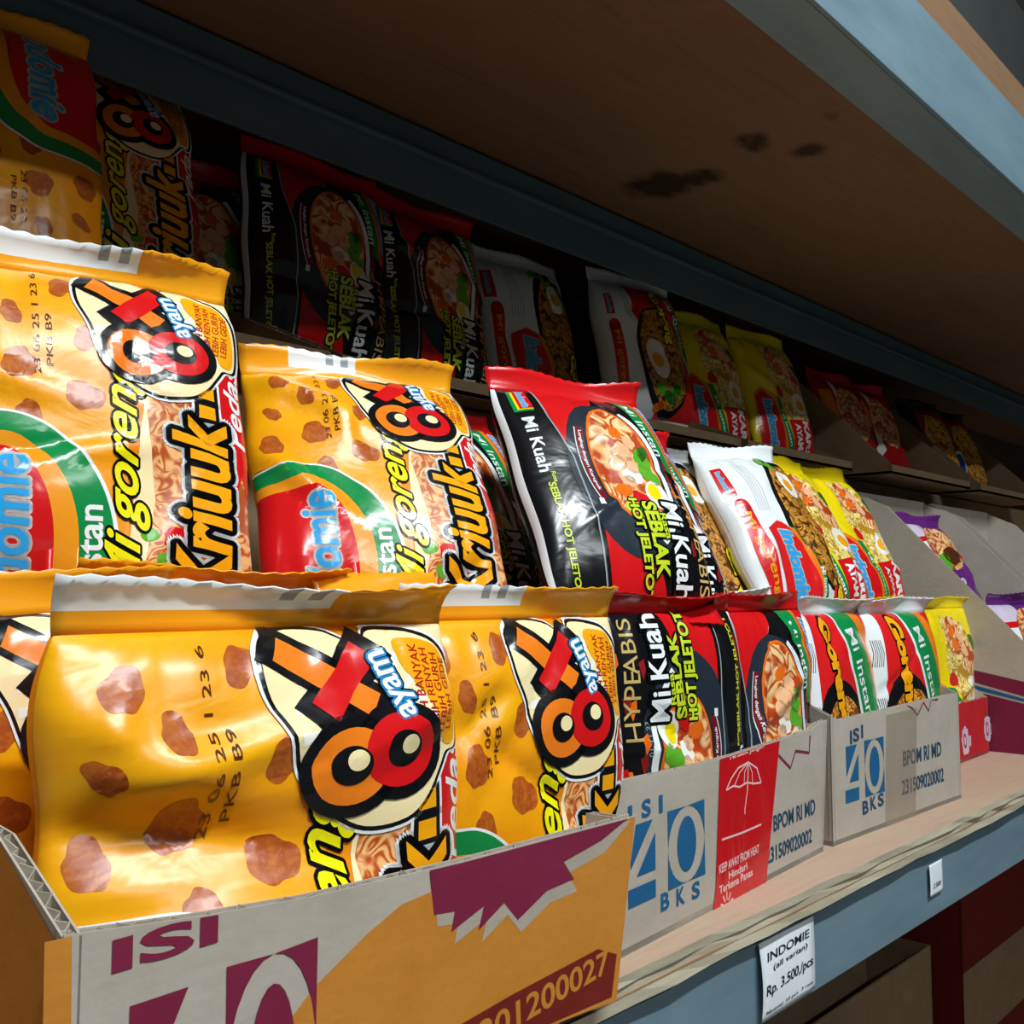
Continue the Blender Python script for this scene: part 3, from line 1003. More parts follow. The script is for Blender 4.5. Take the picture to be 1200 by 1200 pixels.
def art_purple(a):
    w, h = a.w, a.h
    D = -UPR
    a.rect('printed_background', 0, 0, w, h, M['purple'], 0)
    a.poly('printed_background', [(0, h * .2), (w * .4, h * .45), (w * .5, h), (0, h)], M['lilac'], 1)
    a.oval('noodle_picture', w * .62, h * .74, w * .33, h * .22, M['bowl'], 2, .2)
    a.oval('noodle_picture', w * .5, h * .60, w * .12, h * .09, M['leaf'], 3, .2, 12, .25)
    a.oval('noodle_picture', w * .68, h * .66, w * .16, h * .09, M['brown'], 3, .3, 12, .15)
    a.rect('brand_panel', w * .16, h * .60, w * .36, h * .85, M['red'], 2)
    a.rect('brand_panel', w * .20, h * .65, w * .32, h * .80, M['white'], 3)
    a.text('lettering', 'SOTO', w * .62, h * .26, h * .36, 16, D + .1, [(.06, M['purple']), (0, M['lilac'])], 4, .05)


def art_red(a):
    w, h = a.w, a.h
    a.rect('printed_background', 0, 0, w, h, M['deep_red'], 0)
    a.poly('printed_background', [(0, h * .1), (w * .4, h * .3), (w * .45, h), (w * .38, h), (w * .3, h * .36), (0, h * .2)], M['eggwhite'], 1)
    a.oval('noodle_picture', w * .62, h * .62, w * .3, h * .28, M['bowl'], 2, .2)
    a.rect('brand_panel', w * .08, h * .55, w * .3, h * .85, M['orange'], 2)


def art_brown(a):
    w, h = a.w, a.h
    a.rect('printed_background', 0, 0, w, h, M['brick'], 0)
    a.poly('printed_background', [(0, 0), (w * .3, 0), (w * .2, h * .5), (w * .3, h), (0, h)], M['black'], 1)
    a.oval('noodle_picture', w * .66, h * .50, w * .3, h * .4, M['noodle'], 1, .2)
    a.oval('brand_panel', w * .27, h * .3, w * .15, h * .24, M['white'], 2, -.2)
    a.oval('brand_panel', w * .27, h * .3, w * .12, h * .2, M['blue'], 3, -.2)


K = {
    'kriuk': Kind(114, 134, M['k_orange'], M['k_fin'], art_kriuk, shift=0.075),
    'kriuk_big': Kind(114, 134, M['k_orange'], M['k_fin'], art_kriuk, False, 0.075, 1.16),
    'kriuk_r': Kind(114, 134, M['k_orange'], M['k_fin'], art_kriuk, True, 0.02),
    'seblak': Kind(105, 130, M['black'], M['red'], art_seblak),
    'seblak_l': Kind(105, 130, M['black'], M['red'], art_seblak, False, 0.15),
    'seblak_r': Kind(105, 130, M['black'], M['red'], art_seblak, True),
    'goreng': Kind(105, 130, M['white'], M['white'], art_goreng),
    'goreng_front': Kind(105, 130, M['white'], M['white'], art_goreng_front),
    'goreng_red': Kind(105, 130, M['white'], M['white'], art_goreng_red, False, 0.13),
    'kari': Kind(102, 128, M['s_yellow'], M['s_yellow'], art_kari),
    'purple': Kind(100, 125, M['purple'], M['purple'], art_purple),
    'red': Kind(100, 125, M['deep_red'], M['deep_red'], art_red),
    'brown': Kind(100, 125, M['black'], M['black'], art_brown),
}

# ------------------------------------------------------------------ the room and the rack
SH = -0.15                                   # shelf top, relative to the lens


def Z(z):
    return z + CZ


def struct(o):
    o['kind'] = 'structure'
    return o


struct(boxes('floor', [(-2.5, 5.0, -2.6, 0.9, -0.05, 0.0)], M['floor']))
struct(boxes('ceiling', [(-2.5, 5.0, -2.6, 0.9, 2.75, 2.8)], M['wall']))
struct(boxes('wall_back', [(-2.5, 5.0, 0.80, 0.9, 0.0, 2.75)], M['wall']))
struct(boxes('wall_front', [(-2.5, 5.0, -2.7, -2.6, 0.0, 2.75)], M['wall']))
struct(boxes('wall_right', [(5.0, 5.1, -2.6, 0.9, 0.0, 2.75)], M['wall']))
struct(boxes('wall_left', [(-2.6, -2.5, -2.6, 0.9, 0.0, 2.75)], M['wall']))
X0, X1 = -0.55, 2.6


def plywood(name, z_top, th, y0, y1, m_top, m_bot, label):
    root = empty(name, (0, 0, Z(z_top)))
    tag(root, label, 'shelf')
    nx = 120
    rg = random.Random(5)
    lay = [0, .33, .66, 1.0]
    for k, (nm, mt) in enumerate((('top_ply', m_top), ('core_ply', M['ply_edge']), ('bottom_ply', m_bot))):
        zt, zb = -th * lay[k], -th * lay[k + 1]
        vs, fs = [], []
        for i in range(nx + 1):
            x = X0 + (X1 - X0) * i / nx
            dy = rg.uniform(0, .0012) + (.0012 if k == 1 else 0)
            dz = rg.uniform(-.0008, .0008) if k == 2 else 0
            vs += [(x, y0 + dy, zt), (x, y0 + dy + rg.uniform(-.0008, .0008), zb + dz), (x, y1, zb), (x, y1, zt)]
        for i in range(nx):
            p, q_ = i * 4, i * 4 + 4
            for j in range(4):
                fs.append((p + j, q_ + j, q_ + (j + 1) % 4, p + (j + 1) % 4))
        fs += [(0, 1, 2, 3), (nx * 4 + 3, nx * 4 + 2, nx * 4 + 1, nx * 4)]
        mi = []
        for i in range(nx):
            mi += [1, 0, 0, 0]
        mi += [1, 1]
        o = mesh_obj(nm, vs, fs, [mt, M['ply_edge']], root, mi)
        bmm = bmesh.new()
        bmm.from_mesh(o.data)
        bmesh.ops.recalc_face_normals(bmm, faces=bmm.faces[:])
        bmm.to_mesh(o.data)
        bmm.free()
    return root


def beam(name, y0, z0, z1, flange, mat, label, flange_at, lip=0.0):
    """pressed-steel angle: a vertical web and a horizontal flange"""
    root = empty(name, (0, 0, 0))
    tag(root, label, 'shelf beam')
    t = 0.003
    boxes('web', [(X0, X1, y0, y0 + t, Z(z0), Z(z1))], mat, root, .0006)
    boxes('flange', [(X0, X1, y0 + t, y0 + flange, Z(flange_at), Z(flange_at + t))], mat, root, .0006)
    if lip:
        boxes('rolled_lip', [(X0, X1, y0 - 0.006, y0, Z(lip), Z(lip + 0.004))], mat, root, .001)
    return root


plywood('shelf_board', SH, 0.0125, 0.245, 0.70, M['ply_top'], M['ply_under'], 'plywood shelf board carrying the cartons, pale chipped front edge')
beam('shelf_beam', 0.252, -0.206, SH - 0.0125, 0.04, M['steel'], 'grey steel front beam below the plywood shelf with paper price tags', SH - 0.0125 - 0.003)
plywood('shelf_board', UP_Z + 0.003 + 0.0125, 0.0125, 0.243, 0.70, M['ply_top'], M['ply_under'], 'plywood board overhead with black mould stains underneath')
beam('shelf_beam', 0.238, UP_Z, UP_Z + 0.0655, 0.036, M['steel'], 'grey steel front beam of the overhead shelf at top right', UP_Z)
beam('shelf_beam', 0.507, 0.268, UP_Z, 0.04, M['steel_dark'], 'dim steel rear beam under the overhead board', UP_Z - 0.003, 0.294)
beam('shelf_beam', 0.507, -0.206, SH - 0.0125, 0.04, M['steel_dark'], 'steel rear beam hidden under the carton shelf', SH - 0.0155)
tag(boxes('back_board', [(X0, X1, 0.705, 0.715, Z(-0.9), Z(0.6))], M['backboard']), 'dark brown board closing the back of the rack', 'panel')
for x in (-0.60, 2.6):
    for y in (0.24, 0.66):
        r = empty('rack_post', (x, y, 0))
        boxes('web', [(x, x + 0.04, y, y + 0.003, 0, 2.1)], M['steel'], r).location = (-x, -y, 0)
        boxes('flange', [(x, x + 0.003, y, y + 0.04, 0, 2.1)], M['steel'], r).location = (-x, -y, 0)
        tag(r, 'steel corner post of the rack, %s %s end' % ('front' if y < .5 else 'rear', 'near' if x < 0 else 'far'), 'post', 'rack posts')
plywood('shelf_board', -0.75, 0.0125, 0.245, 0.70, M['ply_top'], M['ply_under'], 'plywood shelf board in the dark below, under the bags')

tag(boxes('wooden_plank', [(X0, X1, 0.242, 0.66, Z(UP_Z + 0.066), Z(UP_Z + 0.1))], M['ply_under'], None, .002), 'thick brown wooden plank lying on top of the overhead beam', 'plank')

# ------------------------------------------------------------------ cartons


class Panel:
    """upright cardboard sheet over the base line A-B (seen from outside A is on the left); top profile list of (s 0..1, z)"""

    def __init__(s, name, A, B, z0, prof, mat, parent, th=0.0032, fl=True, lean=0.0, flare=0.0):
        s.A, s.B = Vector((A[0], A[1], 0)), Vector((B[0], B[1], 0))
        s.L = (s.B - s.A).length
        s.d = (s.B - s.A).normalized()
        s.n = Vector((s.d.y, -s.d.x, 0))           # outward
        s.z0, s.lean = z0, lean
        s.parent = parent
        s.prof = prof
        s.fk = 1 + flare
        n = len(prof)
        fk = 1 + flare
        outer = [s.at(u * s.L * fk, z) for u, z in prof]
        ob = [s.at(u * s.L, z0) for u, z in prof]
        vs, fs, mi = [], [], []
        for off, flip in ((0, 0), (-0.0006, 1), (-th + 0.0006, 0), (-th, 1)):
            k = len(vs)
            vs += [p + s.n * off for p in ob] + [p + s.n * off for p in outer]
            for i in range(n - 1):
                f = (k + i, k + i + 1, k + n + i + 1, k + n + i)
                fs.append(f[::-1] if flip else f)
        for base in (0, 4 * n):                     # rims of the two liners
            for i in range(n - 1):
                p = base + n + i
                fs.append((p, p + 1, p + 1 + 2 * n, p + 2 * n))
            for i0 in (0, n - 1):
                p = base + i0
                fs.append((p, p + n, p + 3 * n, p + 2 * n))
        o = mesh_obj(name, vs, fs, [mat], parent)
        s.obj = o
        if fl:                                      # zigzag fluting between the liners, showing at the cut edge
            m_ = int(s.L / 0.0022)
            vs, fs = [], []
            rg = random.Random(int(s.L * 1e5))
            for i in range(m_ + 1):
                u = i / m_
                z = np.interp(u, [p_[0] for p_ in prof], [p_[1] for p_ in prof]) - 0.0006 + rg.uniform(-.0008, .0012)
                off = -0.0008 if i % 2 else -th + 0.0008
                p = s.at(u * s.L * fk, z) + s.n * off
                q_ = s.at(u * s.L * (1 + flare * .6), max(z0, z - 0.03)) + s.n * off
                vs += [p, q_]
            for i in range(m_):
                fs.append((2 * i, 2 * i + 1, 2 * i + 3, 2 * i + 2))
            fo = mesh_obj('fluting', vs, fs, [M['kraft_edge']], o)
            md = fo.modifiers.new('thickness', 'SOLIDIFY')
            md.thickness = 0.0004

    def at(s, u, z):
        return s.A + s.d * u + Vector((0, 0, Z(z))) + s.n * (s.lean * (z - s.z0))

    def pix(s, x, y):
        """photo pixel -> (mm along, mm up) on this sheet"""
        r = ray(x, y)
        t = s.n.dot(s.A) / s.n.dot(r)
        p = r * t
        return ((p - s.A).dot(s.d) * 1000, (p.z - s.z0) * 1000)

    def pts(s, lst):
        return [s.pix(*p) for p in lst]

    def lay(s, art, name=None):
        for grp, (me0, co) in art.bake(clip=False).items():
            me = me0.copy()
            me.name = grp
            lip = np.interp(co[:, 0] / 1000 / (s.L * s.fk), [q[0] for q in s.prof], [q[1] for q in s.prof]) - s.z0 - 0.0003
            co = co.copy()
            co[:, 1] = np.minimum(co[:, 1], lip * 1000)     # ink stops at the cut edge
            P = [s.at(c[0] / 1000, s.z0 + c[1] / 1000) + s.n * (0.00018 + c[2] * 0.00007) for c in co]
            me.vertices.foreach_set('co', np.array([p[:] for p in P]).ravel())
            me.update()
            link(grp, me, s.obj)


def carton(label, FL, FR, depth, z0, hl, hr, mat, side_prof, back_h=None, group=None, front_prof=None, front_mat=None, inner=None, th=0.0032, lean=0.0, left=True, right=True, flare=0.0, right_prof=None):
    """open carton cut down at the front; FL/FR front corners (x, y), side_prof: [(0..1 from front to back, z)]"""
    root = empty('carton', ((FL[0] + FR[0]) / 2, (FL[1] + FR[1]) / 2, Z(z0)))
    tag(root, label, 'carton', group)
    inv = Matrix.Translation(-Vector(root.location))
    d = Vector((FR[0] - FL[0], FR[1] - FL[1], 0)).normalized()
    back = Vector((-d.y, d.x, 0)) * depth
    BL, BR = (FL[0] + back.x, FL[1] + back.y), (FR[0] + back.x, FR[1] + back.y)
    pan = {}
    pan['front'] = Panel('front_panel', FL, FR, z0, front_prof or [(0, hl), (1, hr)], front_mat or mat, root, th, lean=lean, flare=flare)
    if left:
        pan['left'] = Panel('side_panel', BL, FL, z0, [(1 - u, z) for u, z in reversed(side_prof)], mat, root, th)
    if right:
        pan['right'] = Panel('side_panel', FR, BR, z0, right_prof or side_prof, mat, root, th, lean=flare * 2.6)
    pan['back'] = Panel('back_panel', BR, BL, z0, [(0, back_h or side_prof[-1][1]), (1, back_h or side_prof[-1][1])], mat, root, th, fl=False)
    b3 = [Vector((p[0], p[1], Z(z0))) for p in (FL, FR, BR, BL)]
    o = mesh_obj('bottom_panel', [p + Vector((0, 0, k)) for k in (0.0002, 0.003) for p in b3], [(0, 3, 2, 1), (4, 5, 6, 7), (0, 1, 5, 4), (1, 2, 6, 5), (2, 3, 7, 6), (3, 0, 4, 7)], [mat], root)
    for c in root.children:
        c.matrix_parent_inverse = inv
    pan['root'] = root
    return pan


def forty(a, grp, x0, y0, x1, y1, mat, l):
    """the carton's block 40: two inked squares with the figures left bare"""
    w, h = x1 - x0, y1 - y0

    def q(pts):
        return [(x0 + w * u, y0 + h * v) for u, v in pts]
    # 4 : inked pieces around a bare 4
    a.poly(grp, q([(.03, .97), (.30, .97), (.03, .45)]), mat, l)
    a.poly(grp, q([(.10, .34), (.33, .34), (.33, .80)]), mat, l)
    a.poly(grp, q([(0, 0), (.33, 0), (.33, .22), (0, .22)]), mat, l)
    # 0 : four corner pieces and the counter
    for (cx, cy, sx, sy) in ((.49, 0, 1, 1), (1, 0, -1, 1), (1, 1, -1, -1), (.49, 1, 1, -1)):
        pts = [(cx, cy)]
        mx, my = .745, .5
        for i in range(8):
            t = math.pi / 2 * i / 7
            pts.append((mx - sx * .255 * math.sin(t) * .98, my - sy * .5 * math.cos(t) * .98))
        a.poly(grp, q(pts), mat, l)
    pts = [(.745 + .13 * math.cos(2 * math.pi * i / 24), .5 + .36 * math.sin(2 * math.pi * i / 24)) for i in range(24)]
    a.poly(grp, q(pts), mat, l)


def burst(n, cx, cy, r0, r1, sx, sy, a0, a1):
    return [(cx + (r1 if i % 2 else r0) * sx * math.cos(math.radians(a0 + (a1 - a0) * i / n)), cy + (r1 if i % 2 else r0) * sy * math.sin(math.radians(a0 + (a1 - a0) * i / n))) for i in range(n + 1)]


# --- front row
c1 = carton('orange printed carton with maroon figure 40, nearest at lower left', (0.104, 0.229), (0.314, 0.237), 0.115, SH, -0.076, -0.069, M['kraft'],
            [(0, -.077), (.3, -.060), (1, -.052)], front_mat=M['kraft'], th=0.0042, flare=0.08, right_prof=[(0, -.0875), (1, -.09)],
            front_prof=[(0, -.076), (.15, -.080), (.3, -.083), (.58, -.0856), (.8, -.0865), (1, -.0875)])
p = c1['front']
a = Art(1, 1)
L1 = p.L * 1000
G = 'printed_pattern'
a.poly(G, p.pts([(52, 1098), (84, 1094), (82, 1300), (48, 1300)]), M['card_orange'], 0)
a.poly(G, p.pts([(365, 1160), (428, 1096), (470, 1060), (540, 1030), (744, 956), (722, 1172), (560, 1235), (300, 1330), (300, 1250)]), M['card_orange'], 0)
sh = [(503, 1014), (540, 1002), (735, 947), (704, 985), (660, 1010), (672, 1030), (640, 1044), (606, 1078), (590, 1058), (560, 1090), (566, 1062), (528, 1092), (532, 1068), (508, 1072)]
a.poly(G, p.pts([(x + 4, y + 14) for x, y in sh]), M['card_greyprint'], 1)
a.poly(G, p.pts(sh), M['card_maroon'], 2)
x0, y0 = p.pix(140, 1310)
x1, y1 = p.pix(372, 1098)
forty(a, G, x0, -8 + 6, x1, y1 - 0, M['card_maroon'], 1)
tx, ty = p.pix(200, 1104)
a.text(G, 'ISI', tx - 1, ty + .5, 26, 7, 0, [(0, M['card_maroon'])], 1, .03)
bx0, by0 = p.pix(560, 1200)
bx1, by1 = p.pix(712, 1150)
a.poly(G, p.pts([(470, 1240), (600, 1165), (700, 1112), (722, 1118), (716, 1168), (560, 1236)]), M['card_darkred'], 2)
a.text(G, '201200027', (bx0 + bx1) / 2, (by0 + by1) / 2 + 2, (bx1 - bx0) * 1.0, 8, .06, [(0, M['card_orange'])], 3, .02)
p.lay(a)
ps = c1['left']
a = Art(1, 1)
a.poly('printed_pattern', [(0, 0), (ps.L * 1000, 0), (ps.L * 1000, 70), (ps.L * 700, 96), (0, 122)], M['card_orange'], 0)
ps.lay(a)

c2 = carton('kraft carton with blue figure 40 and red umbrella tape', (0.332, 0.256), (0.562, 0.2735), 0.085, SH, -0.064, -0.0655, M['kraft'],
            [(0, -.079), (1, -.08)], flare=0.045, right_prof=[(0, -.079), (1, -.08)],
            front_prof=[(0, -.078), (.1, -.0795), (.3, -.081), (.5, -.0815), (.7, -.0805), (.9, -.0795), (.95, -.077), (1, -.0765)])
p = c2['front']
a = Art(1, 1)
x0, y0 = p.pix(736, 1062)
x1, y1 = p.pix(825, 940)
x0b, y0b = p.pix(736, 1055)
forty(a, G, x0, p.pix(770, 1050)[1], x1, p.pix(770, 955)[1], M['card_blue'], 1)
for t, px, py, hh in (('I', 738, 955, 7), ('S', 757, 947, 7), ('I', 774, 942, 7), ('B', 779, 1056, 7), ('K', 797, 1050, 7), ('S', 815, 1043, 7)):
    qx, qy = p.pix(px, py)
    a.text(G, t, qx, qy, 2.0 if t == 'I' else 6.5, hh, 0, [(0, M['card_blue'])], 1, .03)
qx0, qy0 = p.pix(908, 965)
qx1, qy1 = p.pix(954, 948)
a.text(G, 'BPOM RI MD', qx1 - 27, p.pix(930, 955)[1], 56, 8, 0, [(0, M['card_darkblue'])], 1, .02)
a.text(G, '231509020002', p.pix(951, 985)[0] - 30, p.pix(925, 991)[1], 60, 7.5, 0, [(0, M['card_darkblue'])], 1, .02)
a.band(G, p.pts([(912, 885), (926, 900), (932, 880), (948, 882), (949, 862)]), 1.5, M['card_maroon'], 1)
T_ = 'umbrella_tape'
tp = p.pts([(843, 884), (913, 868), (897, 1036), (880, 1042), (834, 1075), (838, 1040)])
a.poly(T_, tp, M['tape_red'], 3)
W_ = M['tape_ink']
um = [(850, 926), (856, 912), (864, 900), (876, 893), (886, 900), (891, 917)]
a.band(T_, p.pts(um), .9, W_, 4)
a.band(T_, p.pts([(850, 926), (858, 921), (866, 922), (874, 917), (883, 918), (891, 917)]), .9, W_, 4)
for xx in (860, 871, 881):
    a.band(T_, p.pts([(876, 893), ((876 + xx) / 2 + (-2 if xx < 876 else 2), 905), (xx, 920)]), .6, W_, 4)
a.band(T_, p.pts([(876, 893), (875, 925), (872, 948), (872, 954)]), .9, W_, 4)
a.band(T_, p.pts([(845, 984), (868, 976), (891, 966)]), 1.0, W_, 4)
for t, px, py, ln, hh in (('Terbalik Jangan', 874, 881, 40, 3.4), ('KEEP AWAY FROM HEAT', 866, 1006, 44, 4), ('Hindari', 864, 1020, 20, 3.4), ('Terkena Panas', 862, 1032, 36, 3.6)):
    qx, qy = p.pix(px, py)
    a.text(T_, t, qx, qy, ln, hh, .03, [(0, W_)], 4, .02)
for k in range(5):
    an = math.radians(20 + 35 * k)
    qx, qy = p.pix(851, 1062)
    a.band(T_, [(qx + 3 * math.cos(an), qy + 3 * math.sin(an)), (qx + 7 * math.cos(an), qy + 7 * math.sin(an))], .9, W_, 4)
p.lay(a)

c3 = carton('kraft carton with small blue figure 40 and clear brown tape', (0.576, 0.274), (0.770, 0.268), 0.09, SH, -0.066, -0.066, M['kraft'],
            [(0, -.075), (.35, -.062), (1, -.04)], front_prof=[(0, -.0745), (.06, -.078), (1, -.075)])
p = c3['front']
a = Art(1, 1)
qx0, qy0 = p.pix(991, 938)
qx1, qy1 = p.pix(1035, 866)
forty(a, G, qx0, p.pix(1012, 935)[1], qx1, p.pix(1012, 868)[1], M['card_blue'], 1)
for t, px, py in (('I', 997, 864), ('S', 1003, 861), ('I', 1010, 857), ('B', 1014, 946), ('K', 1023, 941), ('S', 1032, 937)):
    qx, qy = p.pix(px, py)
    a.text(G, t, qx, qy, 1.6 if t == 'I' else 7, 7.5, 0, [(0, M['card_darkblue'])], 1, .03)
qx, qy = p.pix(1081, 883)
a.text(G, 'BPOM RI MD', qx, qy, 62, 9.5, 0, [(0, M['card_darkblue'])], 1, .02)
qx, qy = p.pix(1082, 915)
a.text(G, '231509020002', qx, qy, 68, 9, 0, [(0, M['card_darkblue'])], 1, .02)
a.band(G, p.pts([(1062, 823), (1069, 830), (1075, 838), (1082, 823), (1088, 833), (1091, 819), (1098, 820), (1099, 815)]), 1.3, M['card_maroon'], 1)
tp = p.pts([(1038, 838), (1074, 829), (1073, 964), (1037, 976)])
a.poly('clear_tape', tp, M['tape'], 3)
p.lay(a)

c4 = carton('small carton with bright red front and white swirl print', (0.80, 0.318), (1.0, 0.322), 0.075, SH, -0.0995, -0.0995, M['kraft'],
            [(0, -.0995), (1, -.05)], front_mat=M['card_red'])
p = c4['front']
a = Art(1, 1)
for px, py, s_ in ((1131, 868, 1), (1157, 854, 1), (1112, 878, 1)):
    qx, qy = p.pix(px, py)
    a.oval(G, qx, qy, 10, 13, M['lilac'], 1, .2, 20, .14)
    a.oval(G, qx - 1, qy, 4, 7, M['card_red'], 2, .2, 14)
    a.oval(G, qx - 1, qy, 2.4, 4, M['lilac'], 3, .2, 14)
    a.rect(G, qx + 8, qy - 6, qx + 15, qy + 3, M['lilac'], 1)
p.lay(a)

c5 = carton('maroon printed carton, sides cut on a slope, purple packs inside', (1.008, 0.262), (1.20, 0.262), 0.19, SH, -0.082, -0.082, M['kraft'],
            [(0, -.080), (.8, .082), (1, .10)], front_mat=M['card_maroon'])
p = c5['left']
a = Art(1, 1)
LL = p.L * 1000
a.poly(G, [(0, 0), (LL, 0), (LL, 60), (0, 96)], M['card_maroon'], 0)
a.poly(G, [(0, 76), (LL, 40), (LL, 45), (0, 90)], M['card_greyprint'], 1)
a.poly(G, [(0, 79), (LL, 41.5), (LL, 43.5), (0, 86)], M['card_blue'], 2)
p.lay(a)
c6 = carton('plain kraft carton with sloped sides, furthest along the shelf', (1.22, 0.262), (1.42, 0.262), 0.19, SH, -0.08, -0.08, M['kraft'],
            [(0, -.08), (.8, .082), (1, .10)])

# --- closed cartons the upper tiers stand on
RIS = [(-0.12, 0.10), (0.105, 0.325), (0.33, 0.56), (0.565, 0.775), (0.78, 1.0)]
for i, (xa, xb) in enumerate(RIS):
    pl = ('left end', 'behind the orange carton', 'behind the umbrella taped carton', 'behind the small blue 40 carton', 'behind the red fronted carton')[i]
    r = empty('carton', ((xa + xb) / 2, 0.40, Z(SH)))
    tag(r, 'closed brown carton hidden under the middle tier, ' + pl, 'carton', 'cartons under the tiers')
    o1 = boxes('body', [(xa, xb - .003, 0.368 if xa < .7 else 0.402, 0.475, Z(SH), Z(-0.028))], M['kraft2'], r, .002)
    o2 = boxes('tape_strip', [(xa - .0004, xb - .0026, 0.43, 0.452, Z(-0.0276), Z(-0.0272))], M['tape'], r)
    r2 = empty('carton', ((xa + xb) / 2, 0.5, Z(SH)))
    tag(r2, 'closed brown carton hidden under the top tier, ' + pl, 'carton', 'cartons under the tiers')
    o3 = boxes('body', [(xa, xb - .003, 0.48, 0.69, Z(SH), Z(0.12))], M['kraft2'], r2, .002)
    for rr, os_ in ((r, (o1, o2)), (r2, (o3,))):
        for o in os_:
            o.matrix_parent_inverse = Matrix.Translation(-Vector(rr.location))
r2 = empty('carton', (1.3, 0.5, Z(SH)))
tag(r2, 'long closed brown carton under the top tier at far right', 'carton', 'cartons under the tiers')
o3 = boxes('body', [(1.0, 1.9, 0.48, 0.69, Z(SH), Z(0.12))], M['kraft2'], r2, .002)
o3.matrix_parent_inverse = Matrix.Translation(-Vector(r2.location))

# --- top tier trays
TOPS = [(0.14, 0.345, 'under the dim orange pack'), (0.352, 0.572, 'under two dim black packs'), (0.58, 0.79, 'under the dim white packs'),
        (0.80, 1.015, 'under the dim yellow packs'), (1.06, 1.30, 'holding dim red packs'), (1.335, 1.60, 'holding dark brown packs')]
for i, (xa, xb, pl) in enumerate(TOPS):
    far = i >= 4
    carton('cut brown cardboard tray on the top tier ' + pl, (xa, 0.452 if not far else 0.43), (xb, 0.452 if not far else 0.43), 0.16, 0.121, 0.131, 0.131, M['kraft2'],
           [(0, .131), (.75, .25 if far else .18), (1, .26 if far else .19)], group='top tier trays')

# ------------------------------------------------------------------ packets, placed tier by tier
KW = (0.0, 0.55)
g1, g2, g3 = 'packs standing in the front cartons', 'packs leaning in the middle tier', 'packs in the dark top tier'
# front row
packet(K['kriuk_big'], (0.184, 0.262, -.146), -3, 4, 0, 'orange crispy fried noodle pack at lower left, big 8X emblem, nearest of all', g1, 11, 40, 4, 1.2, 0.6, 3, fin_h=17, white_strip=(.0, .62), sx=1.24,
       extra=((.16, .60, -14, 55, 14, -11), (.30, .40, 4, 60, 9, 7), (.1, .8, -35, 40, 12, 6), (.35, .74, 12, 60, 9, 5)))
packet(K['kriuk_big'], (0.300, 0.273, -.146), -8, 2, 0, 'orange crispy noodle pack beside black packs in front row, whole 8X burst upright', g1, 12, 36, 5, 1.0, 0.4, 2, fin_h=15, white_strip=(.0, .5),
       extra=((.2, .6, 80, 40, 8, 3), (.3, .75, 30, 30, 8, -3)))
packet(K['kriuk'], (0.132, 0.312, -.142), 3, 4, 3, 'orange pack behind the nearest 8X pack, only its top showing at left edge', g1, 13, 28, 4, 1.0, 0.3, 3, fin_h=15)
packet(K['kriuk'], (0.208, 0.322, -.137), -2, 6, 0, 'orange pack with only a folded top seal showing behind the nearest 8X pack', g1, 14, 26, 4, 1.0, 0.7, 3, fin_h=15)
packet(K['kriuk'], (0.300, 0.312, -.140), 0, 6, 0, 'orange pack behind the second 8X pack, only its top seal showing', g1, 15, 26, 4, 1.0, -0.2, 3, fin_h=15)
packet(K['seblak_r'], (0.438, 0.287, -.142), -4, 2, 0, 'black spicy soup noodle pack standing upside down beside front orange pack', g1, 21, 26, 6, 1.0, 0.7, 3)
packet(K['seblak_l'], (0.531, 0.292, -.143), -2, 2, 0, 'black spicy soup noodle pack behind the umbrella tape, red top, green stripe', g1, 22, 26, 6, 1.1, 0.5, 3)
packet(K['seblak'], (0.43, 0.334, -.138), 0, 8, 0, 'black pack with only its red top seal showing in umbrella carton', g1, 23, 26, 4, 1, 0.8, 4)
packet(K['seblak'], (0.525, 0.342, -.138), -4, 8, 0, 'black pack behind the green striped one, red seal edge showing', g1, 24, 26, 4, 1, 0.4, 4)
packet(K['goreng_red'], (0.640, 0.298, -.146), 0, 3, 0, 'red and white fried noodle pack, left one in the small 40 carton', g1, 31, 30, 5, 1, 0.6, 3)
packet(K['goreng_red'], (0.728, 0.290, -.147), -4, 3, 0, 'red and white fried noodle pack with yellow title, right one in the small 40 carton', g1, 32, 34, 5, 1, 0.6, 3)
packet(K['goreng_red'], (0.645, 0.348, -.138), -4, 8, 0, 'white pack showing only its top seal, left rear in the small 40 carton', g1, 33, 26, 4, 1, 0.8, 4)
packet(K['goreng_red'], (0.728, 0.345, -.138), -4, 8, 0, 'white pack showing only its top seal, right rear in the small 40 carton', g1, 34, 26, 4, 1, 0.8, 4)
packet(K['kari'], (0.878, 0.345, -.146), -6, 4, 0, 'yellow curry noodle pack half hidden behind the small 40 carton', g1, 41, 28, 5, 1, 0.5, 3)
packet(K['kari'], (0.962, 0.345, -.146), -8, 3, 0, 'yellow curry noodle pack standing behind the red carton front', g1, 42, 28, 5, 1, 0.7, 3)
packet(K['kari'], (0.905, 0.378, -.136), -4, 8, 0, 'yellow pack of which only the seal shows behind the curry packs in front', g1, 43, 24, 4, 1, 0.7, 4)
packet(K['purple'], (1.085, 0.300, -.138), -10, 12, 0, 'purple noodle pack standing in the maroon carton at right edge', g1, 44, 30, 5, 1, 0.5, 3)
